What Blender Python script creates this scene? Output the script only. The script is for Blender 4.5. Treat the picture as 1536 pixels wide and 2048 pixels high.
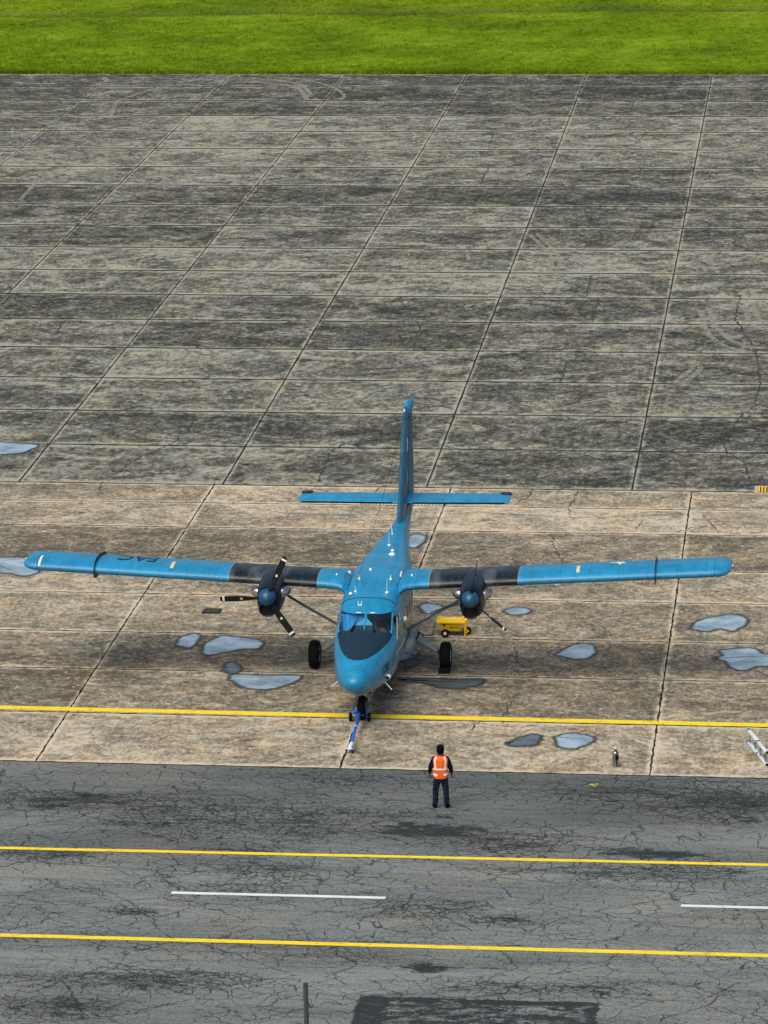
import bpy, bmesh, math, random
import numpy as np
from mathutils import Vector, Matrix
random.seed(7); RNG = np.random.default_rng(7)
D = bpy.data; SC = bpy.context.scene; COL = SC.collection
for o in list(D.objects): D.objects.remove(o)
PI = math.pi

# ------------------------------------------------------------------ camera
YAW, PITCH, ROLL, FPX, CH = -0.123328, 0.262676, -0.0172404, 7305.67, 31.0802
cy, sy = math.cos(YAW), math.sin(YAW)
FW = Vector((sy*math.cos(PITCH), cy*math.cos(PITCH), -math.sin(PITCH)))
_r = Vector((cy, -sy, 0)); _u = _r.cross(FW)
RT = math.cos(ROLL)*_r + math.sin(ROLL)*_u
UP = -math.sin(ROLL)*_r + math.cos(ROLL)*_u
cd = D.cameras.new('camera'); cam = D.objects.new('camera', cd); COL.objects.link(cam)
cd.sensor_fit = 'VERTICAL'; cd.sensor_height = 24; cd.lens = FPX/2048*24
cd.clip_start = 1; cd.clip_end = 9000
cam.matrix_world = Matrix(((RT.x, UP.x, -FW.x, 0), (RT.y, UP.y, -FW.y, 0), (RT.z, UP.z, -FW.z, CH), (0, 0, 0, 1)))
SC.camera = cam
def at(px, py, z=0.0):
    """point of the horizontal plane at height z that the photograph shows at (px, py)"""
    d = FW + RT*((px-768)/FPX) - UP*((py-1024)/FPX)
    t = (z-CH)/d.z
    return Vector((d.x*t, d.y*t, z))

# ------------------------------------------------------------------ light
SUN_EL, SUN_AZ = math.radians(58), math.radians(205)   # azimuth clockwise from +Y
W = D.worlds.new('World'); SC.world = W; W.use_nodes = True
nt = W.node_tree; nt.nodes.clear()
sk = nt.nodes.new('ShaderNodeTexSky'); sk.sky_type = 'NISHITA'; sk.sun_disc = False
sk.sun_elevation = SUN_EL; sk.sun_rotation = SUN_AZ; sk.dust_density = 2.2; sk.air_density = 1.0
bg = nt.nodes.new('ShaderNodeBackground'); bg.inputs['Strength'].default_value = 0.085
wo = nt.nodes.new('ShaderNodeOutputWorld')
nt.links.new(sk.outputs[0], bg.inputs[0]); nt.links.new(bg.outputs[0], wo.inputs[0])
sl = D.lights.new('sun', 'SUN'); sl.energy = 2.6; sl.angle = math.radians(58); sl.color = (1, .96, .82)
so = D.objects.new('sun', sl); COL.objects.link(so)
sd = Vector((math.sin(SUN_AZ)*math.cos(SUN_EL), math.cos(SUN_AZ)*math.cos(SUN_EL), math.sin(SUN_EL)))
so.rotation_euler = sd.to_track_quat('Z', 'Y').to_euler()
so.location = (0, 60, 60)
SC.view_settings.view_transform = 'Standard'; SC.view_settings.look = 'None'
SC.view_settings.exposure = 0.35; SC.view_settings.gamma = 1; SC.view_settings.use_curve_mapping = False

# ------------------------------------------------------------------ material helpers
class NT:
    def __init__(s, name):
        s.m = D.materials.new(name); s.m.use_nodes = True; s.t = s.m.node_tree; s.t.nodes.clear()
        s.out = s.n('ShaderNodeOutputMaterial'); s.bsdf = s.n('ShaderNodeBsdfPrincipled')
        s.t.links.new(s.bsdf.outputs[0], s.out.inputs[0])
    def n(s, typ, **k):
        x = s.t.nodes.new(typ)
        for a, b in k.items(): setattr(x, a, b)
        return x
    def set(s, sock, v):
        if isinstance(v, bpy.types.NodeSocket): s.t.links.new(v, sock)
        elif v is not None:
            if hasattr(sock.default_value, '__len__') and not hasattr(v, '__len__'): v = (v, v, v)
            if hasattr(sock.default_value, '__len__') and len(sock.default_value) == 4 and len(v) == 3: v = (*v, 1)
            sock.default_value = v
    def math(s, op, a, b=None, clamp=False):
        x = s.n('ShaderNodeMath', operation=op, use_clamp=clamp); s.set(x.inputs[0], a)
        if b is not None: s.set(x.inputs[1], b)
        return x.outputs[0]
    def mix(s, f, a, b, mode='MIX'):
        x = s.n('ShaderNodeMix', data_type='RGBA', blend_type=mode)
        s.set(x.inputs[0], f); s.set(x.inputs[6], a); s.set(x.inputs[7], b); return x.outputs[2]
    def sm(s, v, a, b, c=0.0, d=1.0):
        x = s.n('ShaderNodeMapRange', interpolation_type='SMOOTHSTEP')
        s.set(x.inputs[0], v); s.set(x.inputs[1], a); s.set(x.inputs[2], b); s.set(x.inputs[3], c); s.set(x.inputs[4], d)
        return x.outputs[0]
    def pos(s, obj=False):
        return s.n('ShaderNodeTexCoord').outputs['Object'] if obj else s.n('ShaderNodeNewGeometry').outputs['Position']
    def vscale(s, v, sc, off=(0, 0, 0)):
        x = s.n('ShaderNodeMapping'); s.t.links.new(v, x.inputs[0])
        x.inputs['Scale'].default_value = sc; x.inputs['Location'].default_value = off; return x.outputs[0]
    def noise(s, v, scale, det=4, rough=.55, dist=0.0, color=False):
        x = s.n('ShaderNodeTexNoise'); s.t.links.new(v, x.inputs['Vector'])
        x.inputs['Scale'].default_value = scale; x.inputs['Detail'].default_value = det
        x.inputs['Roughness'].default_value = rough; x.inputs['Distortion'].default_value = dist
        return x.outputs['Color' if color else 'Fac']
    def voro(s, v, scale, feature='DISTANCE_TO_EDGE', out='Distance'):
        x = s.n('ShaderNodeTexVoronoi', feature=feature); s.t.links.new(v, x.inputs['Vector'])
        x.inputs['Scale'].default_value = scale; return x.outputs[out]
    def attr(s, name, typ='GEOMETRY', out='Fac'):
        return s.n('ShaderNodeAttribute', attribute_name=name, attribute_type=typ).outputs[out]
    def sep(s, v):
        x = s.n('ShaderNodeSeparateXYZ'); s.t.links.new(v, x.inputs[0]); return x.outputs
    def add(s, a, b):
        x = s.n('ShaderNodeVectorMath', operation='ADD'); s.set(x.inputs[0], a); s.set(x.inputs[1], b); return x.outputs[0]
    def vmul(s, a, f):
        x = s.n('ShaderNodeVectorMath', operation='SCALE'); s.set(x.inputs[0], a); s.set(x.inputs[3], f); return x.outputs[0]
    def bump(s, h, st=.3, dist=.02):
        x = s.n('ShaderNodeBump'); x.inputs['Strength'].default_value = st; x.inputs['Distance'].default_value = dist
        s.set(x.inputs['Height'], h); s.t.links.new(x.outputs[0], s.bsdf.inputs['Normal'])
    def fin(s, color=None, rough=None, metal=None, spec=None):
        b = s.bsdf.inputs
        if color is not None: s.set(b['Base Color'], color)
        if rough is not None: s.set(b['Roughness'], rough)
        if metal is not None: s.set(b['Metallic'], metal)
        if spec is not None: s.set(b['Specular IOR Level'], spec)
        return s.m
def plain(name, col, rough=.5, metal=0.0, var=.18, sc=6.0, spec=.5):
    n = NT(name); p = n.pos(True)
    f = n.noise(p, sc, 5, .6)
    c = n.mix(f, tuple(x*(1-var) for x in col), tuple(min(1, x*(1+var)) for x in col))
    g = n.noise(p, sc*5, 3)
    return n.fin(c, n.sm(g, .3, .7, rough*.85, min(1, rough*1.15)), metal, spec)

# ---- concrete slabs: obj.color.r = tone, attribute 'edge' = 1 at slab border
def concrete(name, lo, mid, hi, pale, seed, fine, an):
    n = NT(name); p = n.add(n.pos(), (seed*13.7, seed*5.1, 0))
    oc = n.n('ShaderNodeObjectInfo'); rnd = oc.outputs['Random']; tone = n.sep(oc.outputs['Color'])[0]
    off = n.n('ShaderNodeCombineXYZ'); n.set(off.inputs[0], n.math('MULTIPLY', rnd, 37.0)); n.set(off.inputs[1], n.math('MULTIPLY', rnd, 91.0))
    ps = n.add(p, off.outputs[0])
    big = n.noise(n.vscale(p, (.10, .17, 1)), 1, 5, .6, .5)
    med = n.noise(n.vscale(ps, (.45, .55*an, 1)), 1, 6, .62, 1.3)
    stk = n.noise(n.vscale(ps, (1.3, 1.7*an, 1)), 1, 7, .70, 1.8)
    fin_ = n.noise(n.vscale(p, (5.5, 5.0*an, 1)), 1, 6, .78, .8)
    grit = n.noise(n.vscale(p, (9, 4.5, 1) if seed == 1 else (5.5, 1.9, 1), (1, 1, 0)), 1, 5, .85)
    def w_(x, k): return n.math('MULTIPLY', n.math('SUBTRACT', x, .5), k)
    blo = n.noise(n.vscale(ps, (.95, 1.25*an, 1), (11, 4, 0)), 1, 3, .5, 2.5)
    k_far = 1.0 if seed == 2 else .0
    v = n.math('ADD', w_(big, .9), w_(med, 1.5+.8*k_far))
    v = n.math('ADD', v, w_(blo, .5+.6*k_far))
    v = n.math('ADD', v, w_(stk, 1.9)); v = n.math('ADD', v, w_(fin_, 1.8*fine)); v = n.math('ADD', v, w_(grit, 2.5*fine))
    v = n.math('ADD', n.math('ADD', n.math('MULTIPLY', v, .80), .45), w_(tone, 1.0-.12*k_far))
    edge = n.attr('edge')
    en = n.math('MULTIPLY', edge, n.sm(n.noise(p, 1.3, 4, .7), .30, .55))
    v = n.math('ADD', v, n.math('MULTIPLY', en, .60))
    r = n.n('ShaderNodeValToRGB'); n.set(r.inputs[0], v); cr = r.color_ramp
    cr.elements[0].position = .08; cr.elements[0].color = (*lo, 1)
    cr.elements[1].position = .98; cr.elements[1].color = (*hi, 1)
    e = cr.elements.new(.50); e.color = (*mid, 1)
    c = r.outputs[0]
    # pale scuffs and dark specks
    sc1 = n.noise(n.vscale(ps, (1.8, 2.6*an, 1)), 1, 9, .80, 2.2)
    c = n.mix(n.math('MULTIPLY', n.sm(sc1, .54, .67), .7), c, pale)
    dk = n.noise(n.vscale(p, (3.1, 4.2*an, 1), (7, 3, 0)), 1, 8, .82, 1.4)
    c = n.mix(n.math('MULTIPLY', n.sm(dk, .58, .68), .42), c, tuple(x*.55 for x in lo))
    hue = n.noise(n.vscale(p, (.5, .8, 1), (3, 9, 0)), 1, 4, .6)
    c = n.mix(n.sm(hue, .38, .68, 0, .5), c, n.mix(1.0, c, (1.22, 1.0, .80), 'MULTIPLY'))
    if seed == 2: c = n.mix(n.math('MULTIPLY', n.sm(edge, .80, .93), n.sm(n.noise(p, .7, 3, .6), .3, .6, .08, .5)), c, (.020, .021, .019))
    gap = n.math('MULTIPLY', edge, n.sm(n.noise(p, 6, 5, .8), .5, .66))
    c = n.mix(n.math('MULTIPLY', gap, n.sm(edge, .8, 1.0, 0, .5)), c, tuple(x*.4 for x in lo))
    n.bump(n.math('ADD', fin_, grit), .5, .012)
    return n.fin(c, .9, 0, .12)
M_apr_near = concrete('concrete_tan', (.085, .078, .062), (.232, .204, .156), (.52, .450, .342), (.70, .61, .47), 1, .95, 1.0)
M_apr_far = concrete('concrete_grey', (.030, .032, .029), (.108, .109, .095), (.315, .312, .262), (.50, .49, .41), 2, .95, .95)
M_joint = plain('joint_dirt', (.022, .02, .014), .95, var=.5, sc=3)

def asphalt():
    n = NT('asphalt'); p = n.pos()
    w1 = n.vmul(n.add(n.noise(p, 1.6, 5, .7, color=True), (-.5, -.5, -.5)), .34)
    w2 = n.vmul(n.add(n.noise(p, 8, 4, .7, color=True), (-.5, -.5, -.5)), .05)
    q = n.add(n.add(p, w1), w2)
    dens = n.attr('dens'); tar = n.attr('tar'); damp = n.attr('damp')
    grain = n.noise(n.vscale(p, (16, 7, 1)), 1, 4, .85); g2 = n.noise(n.vscale(p, (9, 14, 1)), 1, 5, .8)
    big = n.noise(n.vscale(p, (.12, .5, 1)), 1, 5, .6, .6)
    stk = n.noise(n.vscale(p, (.25, 4.5, 1)), 1, 6, .7)
    v = n.math('ADD', n.math('MULTIPLY', grain, .55), n.math('MULTIPLY', g2, .45))
    v = n.math('ADD', v, n.math('MULTIPLY', big, .55)); v = n.math('ADD', v, n.math('MULTIPLY', stk, .3))
    c = n.mix(n.sm(v, .68, 1.14), (.064, .074, .075), (.235, .257, .254))
    c = n.mix(n.sm(n.noise(n.vscale(p, (.2, .5, 1), (4, 2, 0)), 1, 4), .42, .68, 0, .55), c, n.mix(1.0, c, (1.22, 1.02, .88), 'MULTIPLY'))
    c = n.mix(n.math('MULTIPLY', damp, .50), c, (.050, .054, .056))
    ds = n.noise(n.vscale(q, (.9, 4.0, 1), (3, 1, 0)), 1, 8, .85, .5)
    c = n.mix(n.math('MULTIPLY', n.sm(n.math('ADD', ds, n.math('MULTIPLY', dens, .17)), .60, .70), .8), c, (.028, .031, .033))
    def crack(sc, w, lo, hi, off, an=.62):
        d = n.voro(n.vscale(q, (sc*an, sc, 1), off), 1)
        m = n.noise(n.vscale(p, (.30, .75, 1), off), 1, 5, .7)
        m = n.math('ADD', m, n.math('MULTIPLY', dens, .42))
        return n.math('MULTIPLY', n.sm(d, 0.0, w*sc, 1, 0), n.sm(m, lo, hi))
    k = n.math('MAXIMUM', crack(.55, .019, .46, .50, (0, 0, 0)), crack(1.3, .010, .47, .52, (5, 1, 0)))
    k = n.math('MAXIMUM', k, crack(2.8, .010, .44, .56, (2, 8, 0)))
    k = n.math('MAXIMUM', k, n.math('MULTIPLY', crack(6.0, .014, .58, .70, (1, 3, 0)), .95))
    c = n.mix(n.math('MULTIPLY', k, .88, True), c, (.012, .013, .014))
    ragged = n.noise(n.vscale(q, (1.6, 4.2, 1)), 1, 8, .85, .8)
    pm = n.sm(n.math('ADD', n.math('MULTIPLY', n.math('SUBTRACT', tar, .5), .62), n.math('ADD', n.math('MULTIPLY', n.math('SUBTRACT', ragged, .5), 1.9), .5)), .50, .56)
    c = n.mix(pm, c, n.mix(grain, (.012, .015, .017), (.050, .056, .059)))
    n.bump(n.math('SUBTRACT', n.math('ADD', grain, g2), n.math('MULTIPLY', k, 2.0)), .6, .012)
    return n.fin(c, .9, 0, .12)
M_asph = asphalt()

def paint(name, col, wear):
    n = NT(name); p = n.pos()
    a = n.noise(n.vscale(p, (7, 9, 1)), 1, 7, .9); b = n.noise(n.vscale(p, (1.5, 6, 1)), 1, 5, .7)
    c = n.mix(n.noise(p, 2.2, 4), tuple(x*.8 for x in col), tuple(min(1, x*1.08) for x in col))
    f = n.sm(n.math('ADD', n.math('MULTIPLY', a, .6), n.math('MULTIPLY', b, .4)), wear-.09, wear+.01)
    c = n.mix(n.math('MULTIPLY', f, .75), c, (.10, .09, .07))
    return n.fin(c, .6)
M_yel = paint('line_yellow', (.92, .66, .008), .60)
M_whi = paint('line_white', (.74, .75, .72), .62)

def grassmat():
    n = NT('grass_green'); p = n.pos()
    a = n.noise(n.vscale(p, (.12, .12, 1)), 1, 5, .6); b = n.noise(n.vscale(p, (1.1, .7, 1)), 1, 6, .7)
    f = n.noise(p, 9, 4, .8)
    v = n.math('ADD', n.math('MULTIPLY', a, .5), n.math('ADD', n.math('MULTIPLY', b, .3), n.math('MULTIPLY', f, .35)))
    r = n.n('ShaderNodeValToRGB'); n.set(r.inputs[0], v); cr = r.color_ramp
    cr.elements[0].position = .40; cr.elements[0].color = (.050, .084, .006, 1)
    cr.elements[1].position = .74; cr.elements[1].color = (.235, .335, .014, 1)
    e = cr.elements.new(.56); e.color = (.118, .188, .004, 1)
    c = r.outputs[0]
    dry = n.attr('dry')
    c = n.mix(n.math('MULTIPLY', dry, n.sm(b, .3, .6)), c, (.085, .08, .03))
    return n.fin(c, .9, 0, .05)
M_grass = grassmat()

def skinpaint(name, col, dark, rough=.38, soot=False, belly=False):
    """weathered aircraft paint in the object's own coordinates"""
    n = NT(name); p = n.pos(True); x, y, z = n.sep(p)
    a = n.noise(p, 1.1, 5, .65); b = n.noise(n.vscale(p, (6, 1.4, 6)), 1, 6, .7); s = n.noise(p, 30, 3, .8)
    v = n.math('ADD', n.math('MULTIPLY', a, .5), n.math('ADD', n.math('MULTIPLY', b, .35), n.math('MULTIPLY', s, .15)))
    c = n.mix(n.sm(v, .34, .68), tuple(q*.78 for q in col), tuple(min(1, q*1.22) for q in col))
    c = n.mix(n.math('MULTIPLY', n.sm(n.noise(n.vscale(p, (3.3, 5, 3)), 1, 9, .85), .53, .66), .6), c, tuple(min(1, q*1.25+.05) for q in col))  # pale mottle: weathering, with highlight speckle painted into the colour
    if belly:
        r = n.n('ShaderNodeFloatCurve'); cv = r.mapping.curves[0]
        pts = [(0, 1.1), (.6, 1.20), (2.0, 1.30), (3.4, 1.5), (4.0, 1.85), (4.6, 2.15), (16, 2.2)]
        cv.points[0].location = (0, pts[0][1]/4); cv.points[1].location = (1, pts[-1][1]/4)
        for u, w in pts[1:-1]: cv.points.new(u/16, w/4)
        for q in cv.points: q.handle_type = 'VECTOR'
        r.mapping.update()
        n.set(r.inputs['Value'], n.math('DIVIDE', y, 16.0))
        th = n.math('MULTIPLY', r.outputs[0], 4.0)
        f = n.sm(n.math('SUBTRACT', th, z), -.012, .012)
        g = n.mix(a, (.20, .25, .27), (.30, .355, .37))
        g = n.mix(n.math('MULTIPLY', n.sm(n.noise(n.vscale(p, (4, .7, 5)), 1, 6, .75), .5, .64), .6), g, (.10, .09, .07))
        c = n.mix(f, c, g)
    if dark:
        ax = n.math('ABSOLUTE', x)
        f = n.math('MULTIPLY', n.sm(ax, dark[0]-.012, dark[0]+.012), n.sm(ax, dark[1]-.012, dark[1]+.012, 1, 0))
        sf = n.noise(n.vscale(p, (2.2, .5, .3)), 1, 4, .55)
        k = n.mix(n.sm(sf, .46, .66), (.004, .007, .011), (.060, .072, .082))
        k = n.mix(n.sm(b, .5, .7, 0, .5), k, (.03, .028, .026))
        c = n.mix(f, c, k)
        e = n.math('ADD', n.sm(n.math('ABSOLUTE', n.math('SUBTRACT', ax, dark[0])), .012, .03, 1, 0), n.sm(n.math('ABSOLUTE', n.math('SUBTRACT', ax, dark[1])), .012, .03, 1, 0))
        c = n.mix(n.math('MULTIPLY', e, .35), c, (.25, .33, .38))
    # panel seams
    d = n.math('ABSOLUTE', n.math('SUBTRACT', n.math('FRACT', n.math('MULTIPLY', x if not belly else y, 1.25)), .5))
    c = n.mix(n.sm(d, .0, .016, .6, 0), c, tuple(q*.35 for q in col))
    n.bump(n.noise(p, 5, 3, .6), .12, .02)
    return n.fin(c, n.sm(b, .3, .7, rough*.8, rough*1.25), 0, .5)
BLUE = (.010, .215, .410)
M_body = skinpaint('fuselage_paint', BLUE, None, .32, belly=True)
M_wing = skinpaint('wing_paint', BLUE, (1.55, 4.03), .38)
M_blue = skinpaint('blue_paint', BLUE, None, .4)
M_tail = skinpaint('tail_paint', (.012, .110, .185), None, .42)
M_nac = plain('nacelle_black_blue', (.006, .013, .022), .40, var=.6, sc=3, spec=.3)
M_deep = plain('deep_blue_trim', (.005, .017, .034), .5, var=.3, spec=.3)
M_glare = plain('anti_glare_paint', (.0085, .027, .046), .55, var=.25, sc=2.5, spec=.25)
M_spin = plain('spinner_blue', (.008, .065, .14), .35, var=.12)
M_black = plain('rubber_black', (.004, .004, .005), .75, var=.35, spec=.15)
M_void = plain('intake_black', (.003, .003, .003), .9)
M_blade = plain('propeller_black', (.006, .007, .008), .4, var=.4, spec=.3)
M_steel = plain('exhaust_steel', (.50, .46, .42), .24, .95, var=.25)
M_alu = plain('aluminium', (.74, .80, .80), .4, .2, var=.12)
M_grey = plain('gear_grey', (.25, .31, .33), .42, var=.18)
M_strut = plain('strut_grey', (.085, .115, .125), .45, var=.25)
M_white = plain('white_paint', (.78, .78, .75), .4, var=.06)
M_dkg = plain('dark_grey', (.035, .04, .045), .55, var=.3)
M_ygse = plain('cart_yellow', (.92, .58, .010), .42, var=.15, sc=9)
M_cobalt = plain('towbar_blue', (.006, .13, .62), .32, var=.2)
M_red = plain('cable_red', (.10, .018, .014), .6, var=.5)
M_int = plain('cockpit_lining', (.26, .40, .45), .8)
M_curt = plain('curtain_blue', (.02, .32, .75), .7, var=.3)
M_wood = plain('label_cream', (.70, .55, .25), .6, var=.3, sc=30)
M_cyan = plain('roundel_cyan', (.10, .55, .62), .5)
def glass():
    n = NT('cockpit_glass'); t = n.t; t.nodes.remove(n.bsdf)
    tr = n.n('ShaderNodeBsdfTransparent'); tr.inputs[0].default_value = (.90, .98, 1, 1)
    gl = n.n('ShaderNodeBsdfGlossy'); gl.inputs['Roughness'].default_value = .03; gl.inputs[0].default_value = (.9, .95, 1, 1)
    fr = n.n('ShaderNodeFresnel'); fr.inputs[0].default_value = 1.62
    mx = n.n('ShaderNodeMixShader'); t.links.new(n.math('MULTIPLY', fr.outputs[0], 1.3, True), mx.inputs[0])
    t.links.new(tr.outputs[0], mx.inputs[1]); t.links.new(gl.outputs[0], mx.inputs[2]); t.links.new(mx.outputs[0], n.out.inputs[0])
    return n.m
M_glass = glass()
def water():
    n = NT('puddle_water'); p = n.pos(); t = n.t
    r = n.attr('rim')      # 0 dry .. 1 open water
    nz = n.noise(n.vscale(p, (3.0, 2.6, 1)), 1, 7, .75); n2 = n.noise(n.vscale(p, (.8, 1.2, 1)), 1, 5, .7)
    e = n.math('ADD', r, n.math('MULTIPLY', n.math('SUBTRACT', nz, .5), .75))
    f = n.sm(e, .50, .66); f2 = n.sm(n.math('ADD', r, n.math('MULTIPLY', n.math('SUBTRACT', nz, .5), .5)), .55, 1.0)
    sky_bed = n.mix(n.sm(n2, .36, .64), (.17, .235, .28), (.38, .49, .56))  # pale blue sky reflection put into the colour of the puddle bed
    sky_bed = n.mix(n.math('MULTIPLY', n.sm(nz, .5, .7), .4), sky_bed, (.42, .47, .48))
    sky_bed = n.mix(f2, (.06, .07, .07), sky_bed)
    sky_bed = n.mix(1.0, sky_bed, n.n('ShaderNodeObjectInfo').outputs['Color'], 'MULTIPLY')
    c = n.mix(f, (.048, .043, .033), sky_bed)
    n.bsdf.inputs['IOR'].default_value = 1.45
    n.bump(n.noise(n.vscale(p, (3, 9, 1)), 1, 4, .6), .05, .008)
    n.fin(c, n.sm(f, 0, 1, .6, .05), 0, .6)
    tr = n.n('ShaderNodeBsdfTransparent'); mx = n.n('ShaderNodeMixShader')
    t.links.new(n.sm(e, .10, .62), mx.inputs[0]); t.links.new(tr.outputs[0], mx.inputs[1]); t.links.new(n.bsdf.outputs[0], mx.inputs[2]); t.links.new(mx.outputs[0], n.out.inputs[0])
    return n.m
M_water = water()

# ------------------------------------------------------------------ mesh helpers
def obj(name, bm_or_me, mat, parent=None, smooth=None, **props):
    if isinstance(bm_or_me, bmesh.types.BMesh):
        me = D.meshes.new(name); bm_or_me.to_mesh(me); bm_or_me.free()
    else: me = bm_or_me
    for m in (mat if isinstance(mat, (list, tuple)) else [mat]): me.materials.append(m)
    if smooth is not None:
        me.polygons.foreach_set('use_smooth', [True]*len(me.polygons))
        if smooth > 0: me.set_sharp_from_angle(angle=math.radians(smooth))
    o = D.objects.new(name, me); COL.objects.link(o); o.parent = parent
    for k, v in props.items(): o[k] = v
    return o
def thing(name, label, cat, loc=(0, 0, 0), rz=0.0, group=None):
    o = D.objects.new(name, None); COL.objects.link(o); o.location = loc; o.rotation_euler = (0, 0, rz)
    o.empty_display_size = .2
    o['label'] = label; o['category'] = cat
    if group: o['group'] = group
    return o
def box(bm, c, s, rot=None, bev=0.0, taper=1.0):
    r = bmesh.ops.create_cube(bm, size=1.0)['verts']
    for v in r:
        t = taper if v.co.z < 0 else 1.0
        v.co = Vector((v.co.x*s[0]*t, v.co.y*s[1]*t, v.co.z*s[2]))
    if bev:
        es = list({e for v in r for e in v.link_edges})
        g = bmesh.ops.bevel(bm, geom=es, offset=bev, segments=2, affect='EDGES', profile=.5)
        r = list({v for f in g['faces'] for v in f.verts} | {v for v in r if v.is_valid})
    M = Matrix.Translation(c) @ (rot.to_4x4() if rot else Matrix())
    bmesh.ops.transform(bm, matrix=M, verts=r); return r
def tube(bm, pts, rad, seg=10, caps=True, flat=1.0, up=(0, 0, 1)):
    pts = [Vector(p) for p in pts]; rad = rad if hasattr(rad, '__len__') else [rad]*len(pts)
    rings = []; upv = Vector(up)
    for i, p in enumerate(pts):
        d = (pts[min(i+1, len(pts)-1)]-pts[max(i-1, 0)]).normalized()
        u = upv if abs(d.dot(upv)) < .96 else Vector((0, 1, 0))
        a = d.cross(u).normalized(); b = a.cross(d).normalized()
        rings.append([bm.verts.new(p+(a*math.cos(2*PI*k/seg)+b*math.sin(2*PI*k/seg)*flat)*rad[i]) for k in range(seg)])
    loft(bm, rings, caps)
def loft(bm, rings, caps=True, closed=True):
    for A, B in zip(rings, rings[1:]):
        n = len(A)
        for k in range(n if closed else n-1):
            try: bm.faces.new((A[k], A[(k+1) % n], B[(k+1) % n], B[k]))
            except ValueError: pass
    if caps:
        for R_ in (rings[0], rings[-1]):
            try: bm.faces.new(R_)
            except ValueError: pass
def finish(bm): bmesh.ops.recalc_face_normals(bm, faces=bm.faces[:]); return bm
def lathe(bm, prof, M=Matrix(), seg=20):
    """prof: (radius, z) list spun about local z then placed by M"""
    rings = []
    for r, z in prof: rings.append([bm.verts.new(M @ Vector((max(r, 1e-4)*math.cos(2*PI*k/seg), max(r, 1e-4)*math.sin(2*PI*k/seg), z))) for k in range(seg)])
    loft(bm, rings, True)
def MB(): return bmesh.new()
def smooth_interp(tab, x):
    """monotone-ish catmull interpolation of table rows (x, a, b, ...)"""
    xs = [r[0] for r in tab]; x = min(max(x, xs[0]), xs[-1])
    i = max(0, min(len(xs)-2, next((k for k in range(len(xs)-1) if x <= xs[k+1]), len(xs)-2)))
    h = xs[i+1]-xs[i]; t = (x-xs[i])/h; out = []
    for j in range(1, len(tab[0])):
        y0, y1 = tab[i][j], tab[i+1][j]; s = (y1-y0)/h
        sl_ = (tab[i][j]-tab[i-1][j])/(xs[i]-xs[i-1]) if i > 0 else s
        sr = (tab[i+2][j]-tab[i+1][j])/(xs[i+2]-xs[i+1]) if i < len(xs)-2 else s
        m0 = 0 if sl_*s <= 0 and i > 0 else (2*sl_*s/(sl_+s) if i > 0 and sl_+s else s)
        m1 = 0 if sr*s <= 0 and i < len(xs)-2 else (2*sr*s/(sr+s) if i < len(xs)-2 and sr+s else s)
        t2, t3 = t*t, t*t*t
        out.append((2*t3-3*t2+1)*y0+(t3-2*t2+t)*h*m0+(-2*t3+3*t2)*y1+(t3-t2)*h*m1)
    return out

# ================================================================== SETTING: ground
def grid_sheet(name, x0, x1, y0, y1, z, mat, **p):
    me = D.meshes.new(name); me.from_pydata([(x0, y0, z), (x1, y0, z), (x1, y1, z), (x0, y1, z)], [], [(0, 1, 2, 3)])
    return obj(name, me, mat, **p)
YE0, YE1, YE2 = 89.15, 117.9, 213.75      # asphalt edge, tan/grey apron edge, grass edge
grid_sheet('ground', -4000, 4000, -1500, 7000, -.12, M_grass, kind='structure')

# aprons, slab by slab ------------------------------------------------
def slab_mesh(name, c, jag, dens, iy=.16):
    """c: four corners (x,y) ccw from near left; ragged border ring, 'edge' attribute"""
    n = [max(2, int((Vector(c[(k+1) % 4])-Vector(c[k])).length*dens)) for k in range(4)]
    out = []; cen = Vector((sum(p[0] for p in c)/4, sum(p[1] for p in c)/4))
    for k in range(4):
        a, b = Vector(c[k]), Vector(c[(k+1) % 4]); nrm = Vector((-(b-a).y, (b-a).x)).normalized()
        for i in range(n[k]):
            t = i/n[k]; q = a.lerp(b, t)
            j = random.random()**3*jag*(1 if i else .6)
            if i: q = q+nrm*j
            else: q = q+(cen-q).normalized()*j
            out.append(q)
    N = len(out); vs = []; at_ = []
    x0 = min(p[0] for p in c); x1 = max(p[0] for p in c); y0 = min(p[1] for p in c); y1 = max(p[1] for p in c)
    for q in out: vs.append((q.x, q.y, 0)); at_.append(1.0)
    for q in out:
        t = min(1, max(0, (q.y-y0)/(y1-y0))); xa = c[0][0]*(1-t)+c[3][0]*t; xb = c[1][0]*(1-t)+c[2][0]*t
        vs.append((min(max(q.x, xa+.16), xb-.16), min(max(q.y, y0+iy), y1-iy), 0)); at_.append(0.0)
    for q in out: vs.append((q.x, q.y, -.055)); at_.append(1.0)
    F = []
    for i in range(N):
        j = (i+1) % N; F.append((i, j, N+j, N+i)); F.append((2*N+i, 2*N+j, j, i))
    F.append(tuple(range(N, 2*N)))
    me = D.meshes.new(name); me.from_pydata(vs, [], F)
    a = me.attributes.new('edge', 'FLOAT', 'POINT'); a.data.foreach_set('value', at_)
    mi = [0, 1]*N+[0]; me.polygons.foreach_set('material_index', mi)
    return me
near_rows = [YE0, 93.28, 97.24, 100.85, 104.84, 108.28, 112.5, 115.55, YE1]
near_cols = [-60.8, -52.7, -44.6, -36.5, -28.45, -20.38, -12.33, -4.28, 3.75, 11.8, 19.9]
t_near = thing('concrete_apron', '', '', (0, 0, 0)); del t_near['label'], t_near['category']; t_near['kind'] = 'structure'
g = grid_sheet('joint_bed', -60.8, 19.9, YE0, YE1, -.045, M_joint, parent=t_near)
tone_near = {0: .62, 1: .46, 2: .50, 3: .50, 4: .60, 5: .40, 6: .66, 7: .56}
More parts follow.
